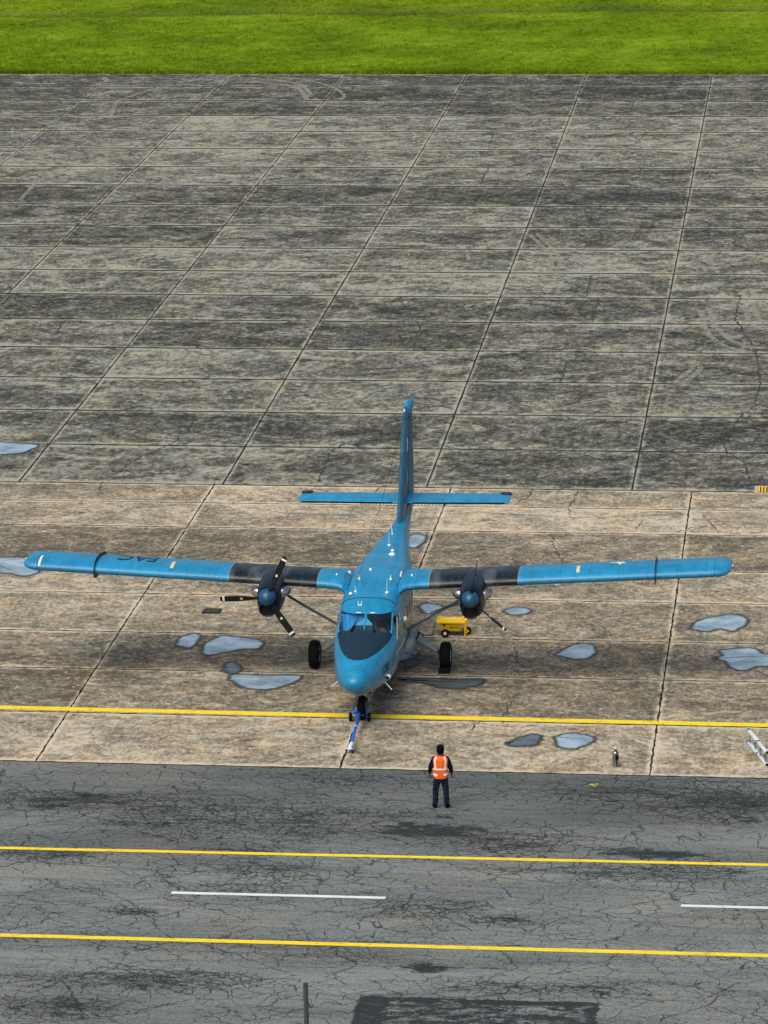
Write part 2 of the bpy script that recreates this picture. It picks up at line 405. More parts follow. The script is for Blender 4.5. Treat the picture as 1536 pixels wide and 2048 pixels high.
special = {(1, 3): .50, (1, 4): .42, (2, 5): .40, (2, 6): .44, (5, 5): .30, (5, 4): .38, (3, 3): .44, (6, 6): .72, (6, 7): .66}
for r in range(8):
    for c_ in range(10):
        x0, x1, y0, y1 = near_cols[c_], near_cols[c_+1], near_rows[r], near_rows[r+1]
        gx, gy = .014, .024
        me = slab_mesh('slab', [(x0+gx, y0+gy), (x1-gx, y0+gy), (x1-gx, y1-gy), (x0+gx, y1-gy)], .035, 5, .24)
        s = obj('slab', me, [M_apr_near, M_joint], t_near)
        tv = special.get((r, c_), tone_near[r])+random.uniform(-.09, .09); s.color = (tv, tv, tv, 1)
far_rows = [YE1, 123.25, 128.4, 133.7, 139.0, 144.3, 149.35, 154.5, 159.75, 165.1, 170.5, 175.85, 181.2, 186.85, 192.5, 197.9, 203.3, 208.6, YE2]
NC = [-62.0, -55.05, -48.05, -41.1, -34.1, -27.12, -20.1, -13.17, -6.27, .75, 7.8]
FC = [-64.0, -56.8, -49.6, -42.4, -35.17, -28.31, -21.09, -14.07, -6.69, .4, 7.6]
t_far = thing('grey_apron', '', '', (0, 0, 0)); del t_far['label'], t_far['category']; t_far['kind'] = 'structure'
def quad(name, c, z, mat, **p):
    me = D.meshes.new(name); me.from_pydata([(x, y, z) for x, y in c], [], [(0, 1, 2, 3)]); return obj(name, me, mat, **p)
quad('joint_bed', [(NC[0], YE1), (NC[-1], YE1), (FC[-1], YE2), (FC[0], YE2)], -.045, M_joint, parent=t_far)
tone_far = [.60, .52, .55, .54, .55, .44, .60, .64, .46, .58, .40, .56, .62, .60, .66, .46, .42, .40]
sp_far = {(1, 4): .36, (1, 3): .5, (5, 1): .34, (5, 2): .36, (4, 3): .40, (4, 4): .40, (5, 3): .46, (10, 5): .28, (10, 6): .40, (10, 4): .34,
          (9, 5): .44, (13, 7): .36, (12, 7): .44, (16, 5): .3, (16, 6): .3, (16, 3): .34, (17, 3): .36, (1, 5): .44, (1, 6): .38,
          (14, 5): .70, (13, 5): .68, (14, 3): .7, (0, 6): .50, (0, 5): .42, (7, 5): .68, (7, 4): .66, (11, 4): .68}
for r in range(18):
    y0, y1 = far_rows[r], far_rows[r+1]
    f0, f1 = (y0-YE1)/(YE2-YE1), (y1-YE1)/(YE2-YE1)
    for c_ in range(10):
        a = [NC[c_]*(1-f0)+FC[c_]*f0, NC[c_+1]*(1-f0)+FC[c_+1]*f0, NC[c_+1]*(1-f1)+FC[c_+1]*f1, NC[c_]*(1-f1)+FC[c_]*f1]
        gx, gy = .020, .05+.0007*(y0-118)
        me = slab_mesh('slab', [(a[0]+gx, y0+gy), (a[1]-gx, y0+gy), (a[2]-gx, y1-gy), (a[3]+gx, y1-gy)], .02, 1.2, .50)
        s = obj('slab', me, [M_apr_far, M_joint], t_far)
        tv = sp_far.get((r, c_-2), tone_far[r])+random.uniform(-.10, .10); s.color = (tv, tv, tv, 1)
# plain continuation out of sight, either side
grid_sheet('concrete_surface', -400, -60.8, YE0, YE1, -.002, M_apr_near, kind='structure')
grid_sheet('concrete_surface', 19.9, 400, YE0, YE1, -.002, M_apr_near, kind='structure')
quad('concrete_surface', [(-400, YE1), (NC[0], YE1), (FC[0], YE2), (-400, YE2)], -.004, M_apr_far, kind='structure')
quad('concrete_surface', [(NC[-1], YE1), (400, YE1), (400, YE2), (FC[-1], YE2)], -.004, M_apr_far, kind='structure')

# ------------------------------------------------------------------ road
def road():
    xs = np.arange(-24, 4.01, .14); ys = np.append(np.arange(69, YE0-.05, .14), YE0-.02)
    X, Y = np.meshgrid(xs, ys); nx, ny = len(xs), len(ys)
    dens = np.zeros_like(X); tar = np.zeros_like(X); damp = np.zeros_like(X)
    def ell(arr, px, py, w, h, amp, p=2.0):
        c0 = at(px, py); rx = w/2/(FPX/(c0.y*1.05)); ry = abs(at(px, py-h/2).y-at(px, py+h/2).y)/2
        d = ((X-c0.x)/rx)**2+((Y-c0.y)/ry)**2
        np.maximum(arr, amp*np.exp(-(d**(p/2))*1.0), out=arr)
    for a in [(160, 1600, 420, 45, 1), (330, 1640, 320, 60, .9), (560, 1630, 420, 70, .8), (90, 1710, 300, 30, .9), (270, 1822, 130, 22, 1),
              (1420, 1600, 420, 60, 1), (1250, 1590, 300, 50, .8), (1010, 1690, 240, 50, .9), (1300, 1745, 420, 45, .85), (300, 1960, 420, 45, 1),
              (130, 2010, 240, 50, .9), (520, 1740, 300, 40, .7), (860, 1820, 260, 40, .7), (1010, 1838, 160, 22, .95), (1060, 1975, 420, 35, .8),
              (1200, 1980, 240, 40, .7), (620, 1900, 300, 40, .5), (430, 1775, 260, 30, .7), (720, 1560, 300, 30, .6), (480, 1700, 250, 30, .6)]:
        ell(dens, *a)
    for a in [(85, 1613, 80, 12, .62), (330, 1618, 330, 14, .46), (110, 1612, 120, 12, .5), (860, 1660, 260, 30, .78), (1310, 1707, 300, 20, .7), (850, 1935, 130, 17, .80),
              (980, 1935, 60, 8, .74), (270, 1822, 90, 14, .46), (900, 1806, 80, 14, .44), (1020, 1840, 120, 10, .46), (660, 1916, 24, 7, .7), (460, 1955, 180, 14, .45),
              (140, 2010, 110, 16, .5), (120, 1995, 60, 8, .5), (1470, 1600, 260, 26, .5), (1490, 1635, 80, 20, .55), (1040, 1668, 90, 16, .45), (885, 1633, 56, 6, .72), (620, 1500, 10, 4, 0), (475, 1640, 60, 26, .44)]:
        ell(tar, a[0], a[1], a[2]*1.15, a[3]*1.3, a[4]*1.08, 2.4)
    # rectangular patch of old sealant at the bottom
    A, B = at(712, 1990), at(1205, 2006); C_ = at(668, 2060)
    for (x0, x1, y1) in ((-99, 0, 0),):
        inside = (Y < A.y+(X-A.x)*(B.y-A.y)/(B.x-A.x)) & (X > A.x) & (X < B.x)
        tar[inside] = np.maximum(tar[inside], .62)
        ed = inside & ((Y > A.y+(X-A.x)*(B.y-A.y)/(B.x-A.x)-.30) | (X > B.x-.3) | (X < A.x+.7))
        tar[ed] = np.maximum(tar[ed], .80)
    for a in [(768, 1600, 2400, 160, .8, 4.0), (300, 1680, 900, 60, .6), (200, 2020, 800, 90, .6), (1200, 1600, 900, 90, .9), (1300, 1705, 700, 40, .8)]:
        ell(damp, *a)
    V = np.stack([X.ravel(), Y.ravel(), np.full(X.size, -.006)], 1)
    idx = np.arange(X.size).reshape(ny, nx)
    F = np.stack([idx[:-1, :-1].ravel(), idx[:-1, 1:].ravel(), idx[1:, 1:].ravel(), idx[1:, :-1].ravel()], 1)
    me = D.meshes.new('road'); me.from_pydata(V.tolist(), [], F.tolist())
    for nm, arr in (('dens', dens), ('tar', tar), ('damp', damp)):
        a = me.attributes.new(nm, 'FLOAT', 'POINT'); a.data.foreach_set('value', arr.ravel().astype('f'))
    obj('road', me, M_asph, kind='structure')
    grid_sheet('road', -400, -24, -60, YE0-.02, -.006, M_asph, kind='structure')
    grid_sheet('road', 4.0, 400, -60, YE0-.02, -.006, M_asph, kind='structure')
    grid_sheet('road', -24, 4.0, -60, 69, -.006, M_asph, kind='structure')
road()

def line(name, a, b, w, mat, z, ext=(0, 0)):
    a, b = at(*a), at(*b); d = (b-a).normalized(); a = a-d*ext[0]; b = b+d*ext[1]
    nrm = Vector((-d.y, d.x, 0)); L = (b-a).length; n = max(2, int(L/.5)); vs = []
    for i in range(n+1):
        p = a+d*(L*i/n)
        for s in (-1, 1):
            q = p+nrm*s*(w/2+random.uniform(-.006, .006)); vs.append((q.x, q.y, z))
    me = D.meshes.new(name); me.from_pydata(vs, [], [(2*i, 2*i+2, 2*i+3, 2*i+1) for i in range(n)])
    return obj(name, me, mat, kind='structure')
line('yellow_line', (0, 1415), (1536, 1451), .31, M_yel, .008, (35, 14))
line('yellow_line', (0, 1695.5), (1536, 1729.5), .17, M_yel, 0, (35, 14))
line('yellow_line', (0, 1870), (1536, 1911), .20, M_yel, 0, (35, 14))
line('white_line', (343, 1785), (771, 1795.5), .15, M_whi, 0)
line('white_line', (1362, 1811), (1536, 1815.5), .15, M_whi, 0, (0, 3.3))
line('white_line', (-650, 1763), (-250, 1772), .15, M_whi, 0)

# cracks in the slabs (traced), as thin dark ribbons
def crack(px, w=.018, z=.003, mat=None):
    pts = [at(*p) for p in px]; P = []
    for a, b in zip(pts, pts[1:]):
        n = max(2, int((b-a).length/.16))
        for i in range(n):
            t = i/n; q = a.lerp(b, t); d = (b-a).normalized(); nn = Vector((-d.y, d.x, 0))
            P.append(q+nn*random.gauss(0, .035)+d*random.gauss(0, .02))
    P.append(pts[-1]); vs = []
    for i, p in enumerate(P):
        d = (P[min(i+1, len(P)-1)]-P[max(0, i-1)]).normalized(); nn = Vector((-d.y, d.x, 0))
        ww = w*random.uniform(.35, 1.25)*(1.0 if 0 < i < len(P)-1 else .2)
        for s in (-1, 1):
            q = p+nn*s*ww; vs.append((q.x, q.y, z))
    me = D.meshes.new('crack'); me.from_pydata(vs, [], [(2*i, 2*i+2, 2*i+3, 2*i+1) for i in range(len(P)-1)])
    return me
CR_far = [[(388, 828), (385, 850), (370, 868), (343, 888), (290, 910), (262, 925), (225, 952)], [(838, 648), (842, 665), (832, 680), (828, 700)],
          [(1182, 550), (1178, 570), (1174, 592)], [(1198, 595), (1186, 628), (1186, 645)], [(1160, 712), (1130, 728), (1128, 748), (1120, 766)],
          [(1480, 655), (1512, 700), (1516, 730), (1520, 770), (1508, 812), (1480, 835), (1445, 885), (1453, 902), (1488, 925), (1505, 968)],
          [(986, 265), (982, 282), (976, 296)], [(1268, 200), (1264, 212), (1264, 222)], [(1290, 265), (1280, 280), (1266, 292)], [(1283, 336), (1278, 352), (1262, 364)],
          [(978, 336), (968, 350), (962, 368)], [(130, 640), (112, 668)], [(690, 885), (660, 905), (636, 965)], [(1305, 150), (1325, 175), (1330, 200)],
          [(1480, 590), (1470, 640), (1488, 660)]]
CR_near = [[(1037, 1286), (1028, 1298), (1034, 1312), (1030, 1322), (1045, 1335)], [(1030, 1385), (1026, 1402), (1012, 1418), (1005, 1447)],
           [(1102, 1068), (1108, 1092), (1125, 1122), (1124, 1134)], [(1066, 976), (1060, 992), (1034, 1006)], [(205, 962), (195, 990)], [(760, 975), (748, 988)],
           [(1155, 978), (1152, 992), (1148, 1006)], [(1330, 1072), (1385, 1055)], [(960, 1025), (1060, 1030), (1160, 1036), (1300, 1030), (1385, 1028)],
           [(1395, 1051), (1536, 1048)], [(910, 1048), (960, 1050), (1008, 1045)], [(480, 1012), (560, 1025), (660, 1030), (760, 1030)], [(430, 1045), (500, 1048)],
           [(1142, 1034), (1136, 1015), (1145, 1000)], [(305, 1164), (360, 1176), (392, 1190)], [(385, 975), (408, 985), (392, 995)], [(1505, 1340), (1536, 1352)],
           [(1265, 1065), (1285, 1040)], [(940, 1462), (962, 1438), (972, 1448)], [(1408, 1030), (1440, 1068)], [(60, 1015), (140, 1016), (210, 1014)]]
M_crack = plain('crack_dark', (.028, .025, .018), .95, var=.4)
for c_ in CR_far: obj('crack', crack(c_, .036, .003), M_crack, t_far)
for c_ in CR_near: obj('crack', crack(c_, .020, .003), M_crack, t_near)

# pale curved tyre marks on the far apron
def tyremat():
    n = NT('tyre_mark'); p = n.pos(); t = n.t
    tr = n.n('ShaderNodeBsdfTransparent'); mx = n.n('ShaderNodeMixShader')
    f = n.math('MULTIPLY', n.sm(n.noise(n.vscale(p, (2.5, 6, 1)), 1, 6, .8), .40, .56), .75)
    t.links.new(f, mx.inputs[0]); t.links.new(tr.outputs[0], mx.inputs[1]); t.links.new(n.bsdf.outputs[0], mx.inputs[2]); t.links.new(mx.outputs[0], n.out.inputs[0])
    n.fin((.33, .32, .26), .9, 0, .1); return n.m
M_tyre = tyremat()
def smoothline(px, n=14):
    P = [Vector(p) for p in px]; out = []
    for i in range(len(P)-1):
        p0, p1, p2, p3 = P[max(i-1, 0)], P[i], P[i+1], P[min(i+2, len(P)-1)]
        for k in range(n):
            t = k/n; out.append(.5*((2*p1)+(p2-p0)*t+(2*p0-5*p1+4*p2-p3)*t*t+(3*p1-p0-3*p2+p3)*t**3))
    out.append(P[-1]); return out
def ribbon(px, w, z):
    P = [at(q.x, q.y) for q in smoothline(px)]; vs = []
    for i, p in enumerate(P):
        d = (P[min(i+1, len(P)-1)]-P[max(0, i-1)]).normalized(); nn = Vector((-d.y, d.x, 0))
        for s in (-1, 1): q = p+nn*s*w; vs.append((q.x, q.y, z))
    me = D.meshes.new('tyre_mark'); me.from_pydata(vs, [], [(2*i, 2*i+2, 2*i+3, 2*i+1) for i in range(len(P)-1)]); return me
for i, (px, w) in enumerate([([(470, 163), (540, 166), (590, 174), (608, 188), (614, 200)], .16), ([(480, 158), (555, 160), (605, 172), (622, 190)], .14),
                ([(520, 152), (600, 158), (660, 172), (688, 190), (680, 200)], .12), ([(240, 200), (300, 180), (360, 170), (425, 172)], .12),
                ([(222, 232), (232, 205), (240, 198)], .12), ([(1402, 620), (1412, 660), (1445, 690), (1500, 705)], .12), ([(1418, 615), (1430, 650), (1465, 682), (1515, 697)], .12),
                ([(1492, 615), (1500, 645), (1536, 662)], .12), ([(1506, 612), (1516, 635), (1540, 650)], .12), ([(1060, 470), (1100, 510), (1100, 545)], .10), ([(1075, 468), (1118, 515), (1112, 548)], .10),
                ([(1350, 765), (1385, 735), (1375, 722)], .12), ([(1362, 770), (1400, 738), (1386, 722)], .12), ([(150, 350), (205, 330), (210, 305), (170, 300)], .10),
                ([(1105, 820), (1200, 800), (1290, 790)], .10), ([(40, 400), (80, 360), (130, 345)], .10), ([(1430, 505), (1420, 525), (1440, 548)], .12)]):
    obj('tyre_mark', ribbon(px, w, .003+.0002*i), M_tyre, t_far)

# small pale tie-down marks / patches on the far apron
m_ = MB()
for px, py in [(1028, 311), (1021, 324), (1208, 311), (1204, 324), (1098, 342), (480, 311), (532, 340), (648, 312), (120, 310), (545, 328), (1276, 262), (650, 324), (830, 345)]:
    p = at(px, py); a = random.uniform(-.3, .3)
    for dx, dy, w, h in ((0, 0, .34, .10), (-.17, -.15, .08, .30)):
        box(m_, (p.x+dx, p.y+dy, .005), (w, h, .006), Matrix.Rotation(a, 3, 'Z'))
obj('tie_down_marks', m_, plain('scuffed_white', (.34, .33, .30), .8), t_far, kind='stuff')

# ------------------------------------------------------------------ puddles
def puddle(px, label, rimw=.13, n=8):
    pl = smoothline([*px, px[0]], n)[:-1]; P = [at(q.x, q.y) for q in pl]; N = len(P)
    cen = sum(P, Vector())/N; rings = []; vs = []; rm = []
    area = sum(P[i].x*P[(i+1) % N].y-P[(i+1) % N].x*P[i].y for i in range(N)); sg = 1 if area > 0 else -1
    nr = []
    for i in range(N):
        d = (P[(i+1) % N]-P[i-1]).normalized(); nr.append(Vector((d.y, -d.x, 0))*sg)
    wob = [random.gauss(0, .3) for _ in range(N)]
    wob = [(wob[i-1]+wob[i]*2+wob[(i+1) % N])/4 for i in range(N)]
    for off, v_ in ((rimw*1.5, 0), (rimw*.35, .4), (-rimw*.15, .66), (-rimw*.8, 1)):
        for i in range(N):
            q = P[i]+nr[i]*(off+rimw*wob[i]*.8)*Vector((.75, 1.2, 0)).length*.75; vs.append((q.x, q.y, 0.0095)); rm.append(v_)
    F = [(k*N+i, k*N+(i+1) % N, (k+1)*N+(i+1) % N, (k+1)*N+i) for k in range(3) for i in range(N)]
    F.append(tuple(3*N+i for i in range(N)))
    me = D.meshes.new('puddle'); me.from_pydata(vs, [], F)
    a = me.attributes.new('rim', 'FLOAT', 'POINT'); a.data.foreach_set('value', rm)
    o = obj('puddle', me, M_water, kind='structure', label=label)
    if 'dark' in label or 'grey puddle' in label or 'fuselage' in label: o.color = (.32, .30, .27, 1)
    return o
for px, lb in [
    ([(-60, 872), (0, 884), (72, 890), (60, 900), (38, 907), (0, 909), (-60, 912)], 'pale puddle at the left edge of the grey apron'),
    ([(-60, 1112), (0, 1115), (52, 1117), (78, 1138), (70, 1148), (48, 1152), (15, 1147), (-10, 1146), (-60, 1150)], 'puddle under the tip of the left wing in the photo'),
    ([(352, 1290), (364, 1274), (385, 1268), (401, 1272), (392, 1288), (375, 1296)], 'small oval puddle left of the long puddle'),
    ([(405, 1305), (412, 1288), (440, 1273), (470, 1274), (500, 1278), (523, 1283), (520, 1296), (480, 1299), (450, 1305), (415, 1310)], 'long puddle left of the main wheel'),
    ([(443, 1341), (452, 1336), (452, 1328), (465, 1325), (476, 1330), (483, 1341), (470, 1347), (458, 1347)], 'small grey puddle above the joint'),
    ([(461, 1360), (468, 1350), (520, 1351), (600, 1352), (590, 1364), (555, 1376), (520, 1379), (485, 1374)], 'long puddle running along the joint left of the nose'),
    ([(800, 1359), (840, 1357), (900, 1359), (965, 1359), (955, 1371), (915, 1377), (880, 1375), (850, 1367), (815, 1364)], 'dark shallow puddle along the joint right of the nose'),
    ([(780, 1302), (805, 1294), (830, 1302), (832, 1310), (812, 1319), (785, 1320)], 'puddle beside the fuselage in front of the landing gear leg'),
    ([(838, 1214), (850, 1208), (875, 1210), (886, 1216), (870, 1225), (850, 1226)], 'small puddle behind the right wing strut'),
    ([(1008, 1222), (1025, 1216), (1050, 1217), (1063, 1222), (1045, 1229), (1020, 1229)], 'thin puddle under the right wing'),
    ([(815, 1075), (832, 1068), (850, 1074), (846, 1086), (828, 1096), (815, 1092)], 'puddle behind the tail cone'),
    ([(1111, 1310), (1135, 1296), (1160, 1287), (1185, 1292), (1188, 1307), (1170, 1318), (1140, 1317)], 'teardrop shaped puddle right of the main wheel'),
    ([(1382, 1258), (1395, 1243), (1430, 1234), (1465, 1229), (1492, 1237), (1490, 1250), (1465, 1262), (1440, 1258), (1410, 1263)], 'kidney shaped puddle at the right'),
    ([(1428, 1317), (1445, 1312), (1442, 1302), (1480, 1297), (1510, 1298), (1530, 1309), (1580, 1308), (1600, 1320), (1570, 1334), (1520, 1333), (1490, 1341), (1465, 1336), (1448, 1322)], 'wide puddle at the right edge'),
    ([(1010, 1488), (1040, 1475), (1072, 1469), (1080, 1478), (1070, 1490), (1035, 1493)], 'dark half dried puddle near the asphalt edge'),
    ([(1108, 1474), (1135, 1468), (1170, 1470), (1188, 1479), (1170, 1491), (1145, 1498), (1118, 1492)], 'oval puddle left of the fire extinguisher')]:
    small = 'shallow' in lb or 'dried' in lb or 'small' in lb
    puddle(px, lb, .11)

# ------------------------------------------------------------------ grass
def grass():
    xs = np.arange(-70, 12.1, 1.0); ys = np.concatenate([[YE2+.02], np.arange(214.5, 300, 1.0)])
    X, Y = np.meshgrid(xs, ys); Z = .02+.05*RNG.random(X.shape); Z[0] = -.01
    dl = np.exp(-((Y-(242.5+.06*(X+30)+.5*np.sin(X*.3)))/1.1)**2)
    Z -= .18*dl
    idx = np.arange(X.size).reshape(X.shape)
    F = np.stack([idx[:-1, :-1].ravel(), idx[:-1, 1:].ravel(), idx[1:, 1:].ravel(), idx[1:, :-1].ravel()], 1)
    me = D.meshes.new('verge'); me.from_pydata(np.stack([X.ravel(), Y.ravel(), Z.ravel()], 1).tolist(), [], F.tolist())
    a = me.attributes.new('dry', 'FLOAT', 'POINT'); a.data.foreach_set('value', (dl*.9).ravel().astype('f'))
    obj('grass_verge', me, M_grass, kind='structure')
    grid_sheet('grass_verge', -400, -70, YE2+.02, 300, .02, M_grass, kind='structure')
    grid_sheet('grass_verge', 12, 400, YE2+.02, 300, .02, M_grass, kind='structure')
    # blades: single triangles in tufts
    NTU = 62000
    tx = RNG.uniform(-62, 3, NTU); ty = 213.7+RNG.random(NTU)**1.25*44
    keep = tx > -14-.175*ty+ -8; tx, ty = tx[keep], ty[keep]
    n = len(tx); hz = .5+.9*RNG.random(n)
    clump = .5+.5*np.sin(tx*1.3+2*np.sin(ty*.5))*np.sin(ty*.9+np.sin(tx*.7)); hz *= .65+.6*clump
    dl = np.exp(-((ty-(242.5+.06*(tx+30)+.5*np.sin(tx*.3)))/1.1)**2)
    edge = np.exp(-(ty-213.7)/.7)
    B = 6; ang = RNG.uniform(0, 2*PI, (n, B)); rr = RNG.uniform(0, .16, (n, B)); L = .06+.10*RNG.random((n, B))*hz[:, None]+.10*edge[:, None]
    bx = tx[:, None]+rr*np.cos(ang); by = ty[:, None]+rr*np.sin(ang); w = RNG.uniform(.012, .03, (n, B)); a2 = RNG.uniform(0, PI, (n, B))
    by = np.maximum(by, YE2-.12-.30*np.clip(np.sin(bx*1.7)+np.sin(bx*4.3+1), 0, 2))
    lean = RNG.uniform(.02, .09, (n, B)); z0 = (-.16*dl)[:, None]+np.zeros_like(bx)
    v = np.zeros((n, B, 3, 3))
    v[..., 0, 0] = bx-w*np.cos(a2); v[..., 0, 1] = by-w*np.sin(a2); v[..., 0, 2] = z0
    v[..., 1, 0] = bx+w*np.cos(a2); v[..., 1, 1] = by+w*np.sin(a2); v[..., 1, 2] = z0
    v[..., 2, 0] = bx+lean*np.cos(ang); v[..., 2, 1] = by+lean*np.sin(ang); v[..., 2, 2] = z0+L
    V = v.reshape(-1, 3); nf = len(V)//3
    me = D.meshes.new('grass'); me.vertices.add(len(V)); me.vertices.foreach_set('co', V.astype('f').ravel())
    me.loops.add(len(V)); me.loops.foreach_set('vertex_index', np.arange(len(V), dtype='i'))
    me.polygons.add(nf); me.polygons.foreach_set('loop_start', np.arange(0, len(V), 3, dtype='i'))
    me.update(calc_edges=True)
    a = me.attributes.new('dry', 'FLOAT', 'POINT'); a.data.foreach_set('value', np.repeat((dl*.8+.0).astype('f'), B*3))
    g = obj('grass', me, M_grass, kind='stuff'); g['label'] = 'bright green mown grass beyond the grey apron'
grass()

# weeds in the joints of the near apron
def weeds():
    pts = []
    def along(x0, y0, x1, y1, n, sp=.05):
        for _ in range(n):
            t = random.random(); pts.append((x0+(x1-x0)*t+random.gauss(0, sp*.6), y0+(y1-y0)*t+random.gauss(0, sp), 1))
    for X in near_cols[4:9]:
        for k in range(26):
            y = random.uniform(YE0, YE1); along(X, y, X, y+random.uniform(.1, .6), random.randint(8, 34), .02)
    for Y in near_rows[1:-1]:
        for k in range(22):
            x = random.uniform(-30, 3); along(x, Y, x+random.uniform(.2, 1.0), Y, random.randint(10, 30), .015)
    for px, py in [(288, 1185), (292, 1178), (284, 1194), (150, 1430), (515, 1349), (400, 1346), (378, 1346), (1300, 1440), (1302, 1428), (690, 1475)]:
        p = at(px, py); along(p.x-.1, p.y, p.x+.1, p.y, 60, .08)
    vs, F = [], []
    for x, y, s in pts:
        a = random.uniform(0, 2*PI); L = random.uniform(.02, .07); w = .014
        k = len(vs); vs += [(x-w*math.sin(a), y+w*math.cos(a), -.02), (x+w*math.sin(a), y-w*math.cos(a), -.02), (x+L*.6*math.cos(a), y+L*.6*math.sin(a), L*.6)]
        F.append((k, k+1, k+2))
    me = D.meshes.new('weeds'); me.from_pydata(vs, [], F)
    obj('weeds', me, plain('moss_green', (.022, .034, .008), .9, var=.5), kind='stuff', label='dark green moss and weeds growing in the joints of the tan apron')
weeds()

# ================================================================== AIRCRAFT
AX, AY, AH = -12.215, 91.385, 0.013556
plane = thing('aeroplane', 'blue twin-engine high-wing propeller aeroplane parked nose-on with a tow bar on its nose wheel', 'aeroplane', (AX, AY, 0), AH)
plane.rotation_euler = (0, -.003, AH)
# fuselage loft: aft, zbot, ztop, half width, exponent
FT = [(0.0, 1.52, 1.57, .03, 2.0), (0.03, 1.42, 1.65, .13, 2.0), (.10, 1.34, 1.71, .23, 2.0), (.25, 1.25, 1.80, .315, 2.0), (.5, 1.15, 1.885, .42, 2.1), (.85, 1.04, 1.97, .525, 2.2),
      (1.3, .93, 2.05, .625, 2.4), (2.0, .80, 2.15, .745, 2.6), (2.68, .71, 2.245, .835, 2.8), (2.95, .67, 2.42, .86, 3.0), (3.2, .64, 2.57, .87, 3.2), (3.5, .61, 2.71, .875, 3.5),
      (3.85, .59, 2.80, .875, 3.8), (4.3, .585, 2.845, .875, 4.0), (5.0, .58, 2.90, .875, 4.2), (5.5, .58, 2.955, .875, 4.2), (6.6, .58, 2.935, .87, 4.2), (7.6, .62, 2.87, .83, 4.0), (9.0, .86, 2.82, .68, 3.6),
      (10.5, 1.20, 2.77, .48, 3.2), (12.0, 1.56, 2.72, .30, 2.8), (13.5, 1.95, 2.68, .20, 2.6), (14.6, 2.2, 2.6, .12, 2.4), (15.1, 2.33, 2.5, .05, 2.0)]
def sec(y, n=72):
    zb, zt, hw, e = smooth_interp(FT, y); zc = zb+(zt-zb)*.5; hh = (zt-zb)/2; out = []
    for k in range(n):
        t = 2*PI*k/n; c_, s_ = math.cos(t), math.sin(t)
        ex = 2/e; eb = 2/(min(e, 3.0))
        x = hw*math.copysign(abs(c_)**(ex if s_ > 0 else eb), c_); z = zc+hh*math.copysign(abs(s_)**(ex if s_ > 0 else eb), s_)
        out.append(Vector((x, y, z)))
    return out
ys = sorted(set([0, .012, .03, .06, .1, .16, .25, .37]+[round(.5+.125*i, 3) for i in range(28)]+[round(4.0+.3*i, 3) for i in range(37)]+[15.1]))
bm = MB()
rings = [[bm.verts.new(p) for p in sec(y)] for y in ys]
loft(bm, rings); finish(bm)
def inside(poly, u, v):
    s = 0
    for (a, b), (c_, d) in zip(poly, poly[1:]+poly[:1]):
        q = (c_-a)*(v-b)-(d-b)*(u-a)
        if q < -1e-6: return False
    return True
def ccw(poly):
    A = sum(a[0]*b[1]-b[0]*a[1] for a, b in zip(poly, poly[1:]+poly[:1]))
    return poly if A > 0 else poly[::-1]
def cut(bm, poly, axis, cond):
    """cut convex prism (poly in the two other axes) through faces meeting cond; returns faces inside"""
    poly = ccw(poly); ij = {0: (1, 2), 1: (0, 2), 2: (0, 1)}[axis]
    us = [p[0] for p in poly]; vs_ = [p[1] for p in poly]
    def sel(): 
        return [f for f in bm.faces if cond(f) and min(us)-.4 < f.calc_center_median()[ij[0]] < max(us)+.4 and min(vs_)-.4 < f.calc_center_median()[ij[1]] < max(vs_)+.4]
    for (a, b), (c_, d) in zip(poly, poly[1:]+poly[:1]):
        fs = sel(); ge = fs+list({e for f in fs for e in f.edges})+list({v for f in fs for v in f.verts})
        co = Vector((0, 0, 0)); co[ij[0]] = a; co[ij[1]] = b; no = Vector((0, 0, 0)); no[ij[0]] = d-b; no[ij[1]] = -(c_-a)
        bmesh.ops.bisect_plane(bm, geom=ge, plane_co=co, plane_no=no.normalized(), dist=1e-5)
    return [f for f in sel() if inside(poly, f.calc_center_median()[ij[0]], f.calc_center_median()[ij[1]])]
def extract(bm, faces, off=0.0, thick=0.0):
    nb = MB(); mp = {}
    for f in faces:
        vv = []
        for v in f.verts:
            if v not in mp: mp[v] = nb.verts.new(v.co+v.normal*off)
            vv.append(mp[v])
        nb.faces.new(vv)
    bmesh.ops.delete(bm, geom=faces, context='FACES'); return nb
# windscreen panes
fwd = lambda f: f.normal.y < -.12 and 2.5 < f.calc_center_median().y < 3.7
for s in (-1, 1):
    pane = [(s*.035, 2.255), (s*.36, 2.225), (s*.60, 2.14), (s*.705, 2.075), (s*.72, 2.35), (s*.705, 2.56), (s*.035, 2.57)]
    fs = cut(bm, pane, 1, lambda f: fwd(f) and f.calc_center_median().x*s > 0 and f.normal.z > .05)
    obj('windscreen', extract(bm, fs, -.006), M_glass, plane, 40)
# anti-glare panel (own part)
gp = [(.745, 2.86), (.635, 2.25), (.53, 1.77), (.40, 1.34), (.26, 1.04), (.13, .905), (0, .87)]
gp = gp+[(-a, b) for a, b in gp[-2::-1]]
fs = cut(bm, gp, 2, lambda f: f.normal.z > .15 and f.calc_center_median().y < 2.9)
glare = extract(bm, fs)
obj('anti_glare_panel', glare, M_glare, plane, 40)
# cockpit side windows and cabin windows
for s in (-1, 1):
    side = lambda f: f.normal.x*s > .45
    w = [(2.92, 1.86), (3.72, 1.82), (3.76, 2.44), (3.30, 2.46)]
    if s: obj('side_window', extract(bm, cut(bm, w, 0, side), -.006), M_glass, plane, 40)
    for k in range(6):
        y = 4.75+k*.76; w = [(y-.16, 1.72), (y+.16, 1.72), (y+.2, 1.78), (y+.2, 2.04), (y+.16, 2.1), (y-.16, 2.1), (y-.2, 2.04), (y-.2, 1.78)]
        obj('cabin_window', extract(bm, cut(bm, w, 0, side), -.01), M_glass, plane, 40)
body = obj('fuselage', bm, M_body, plane, 35)
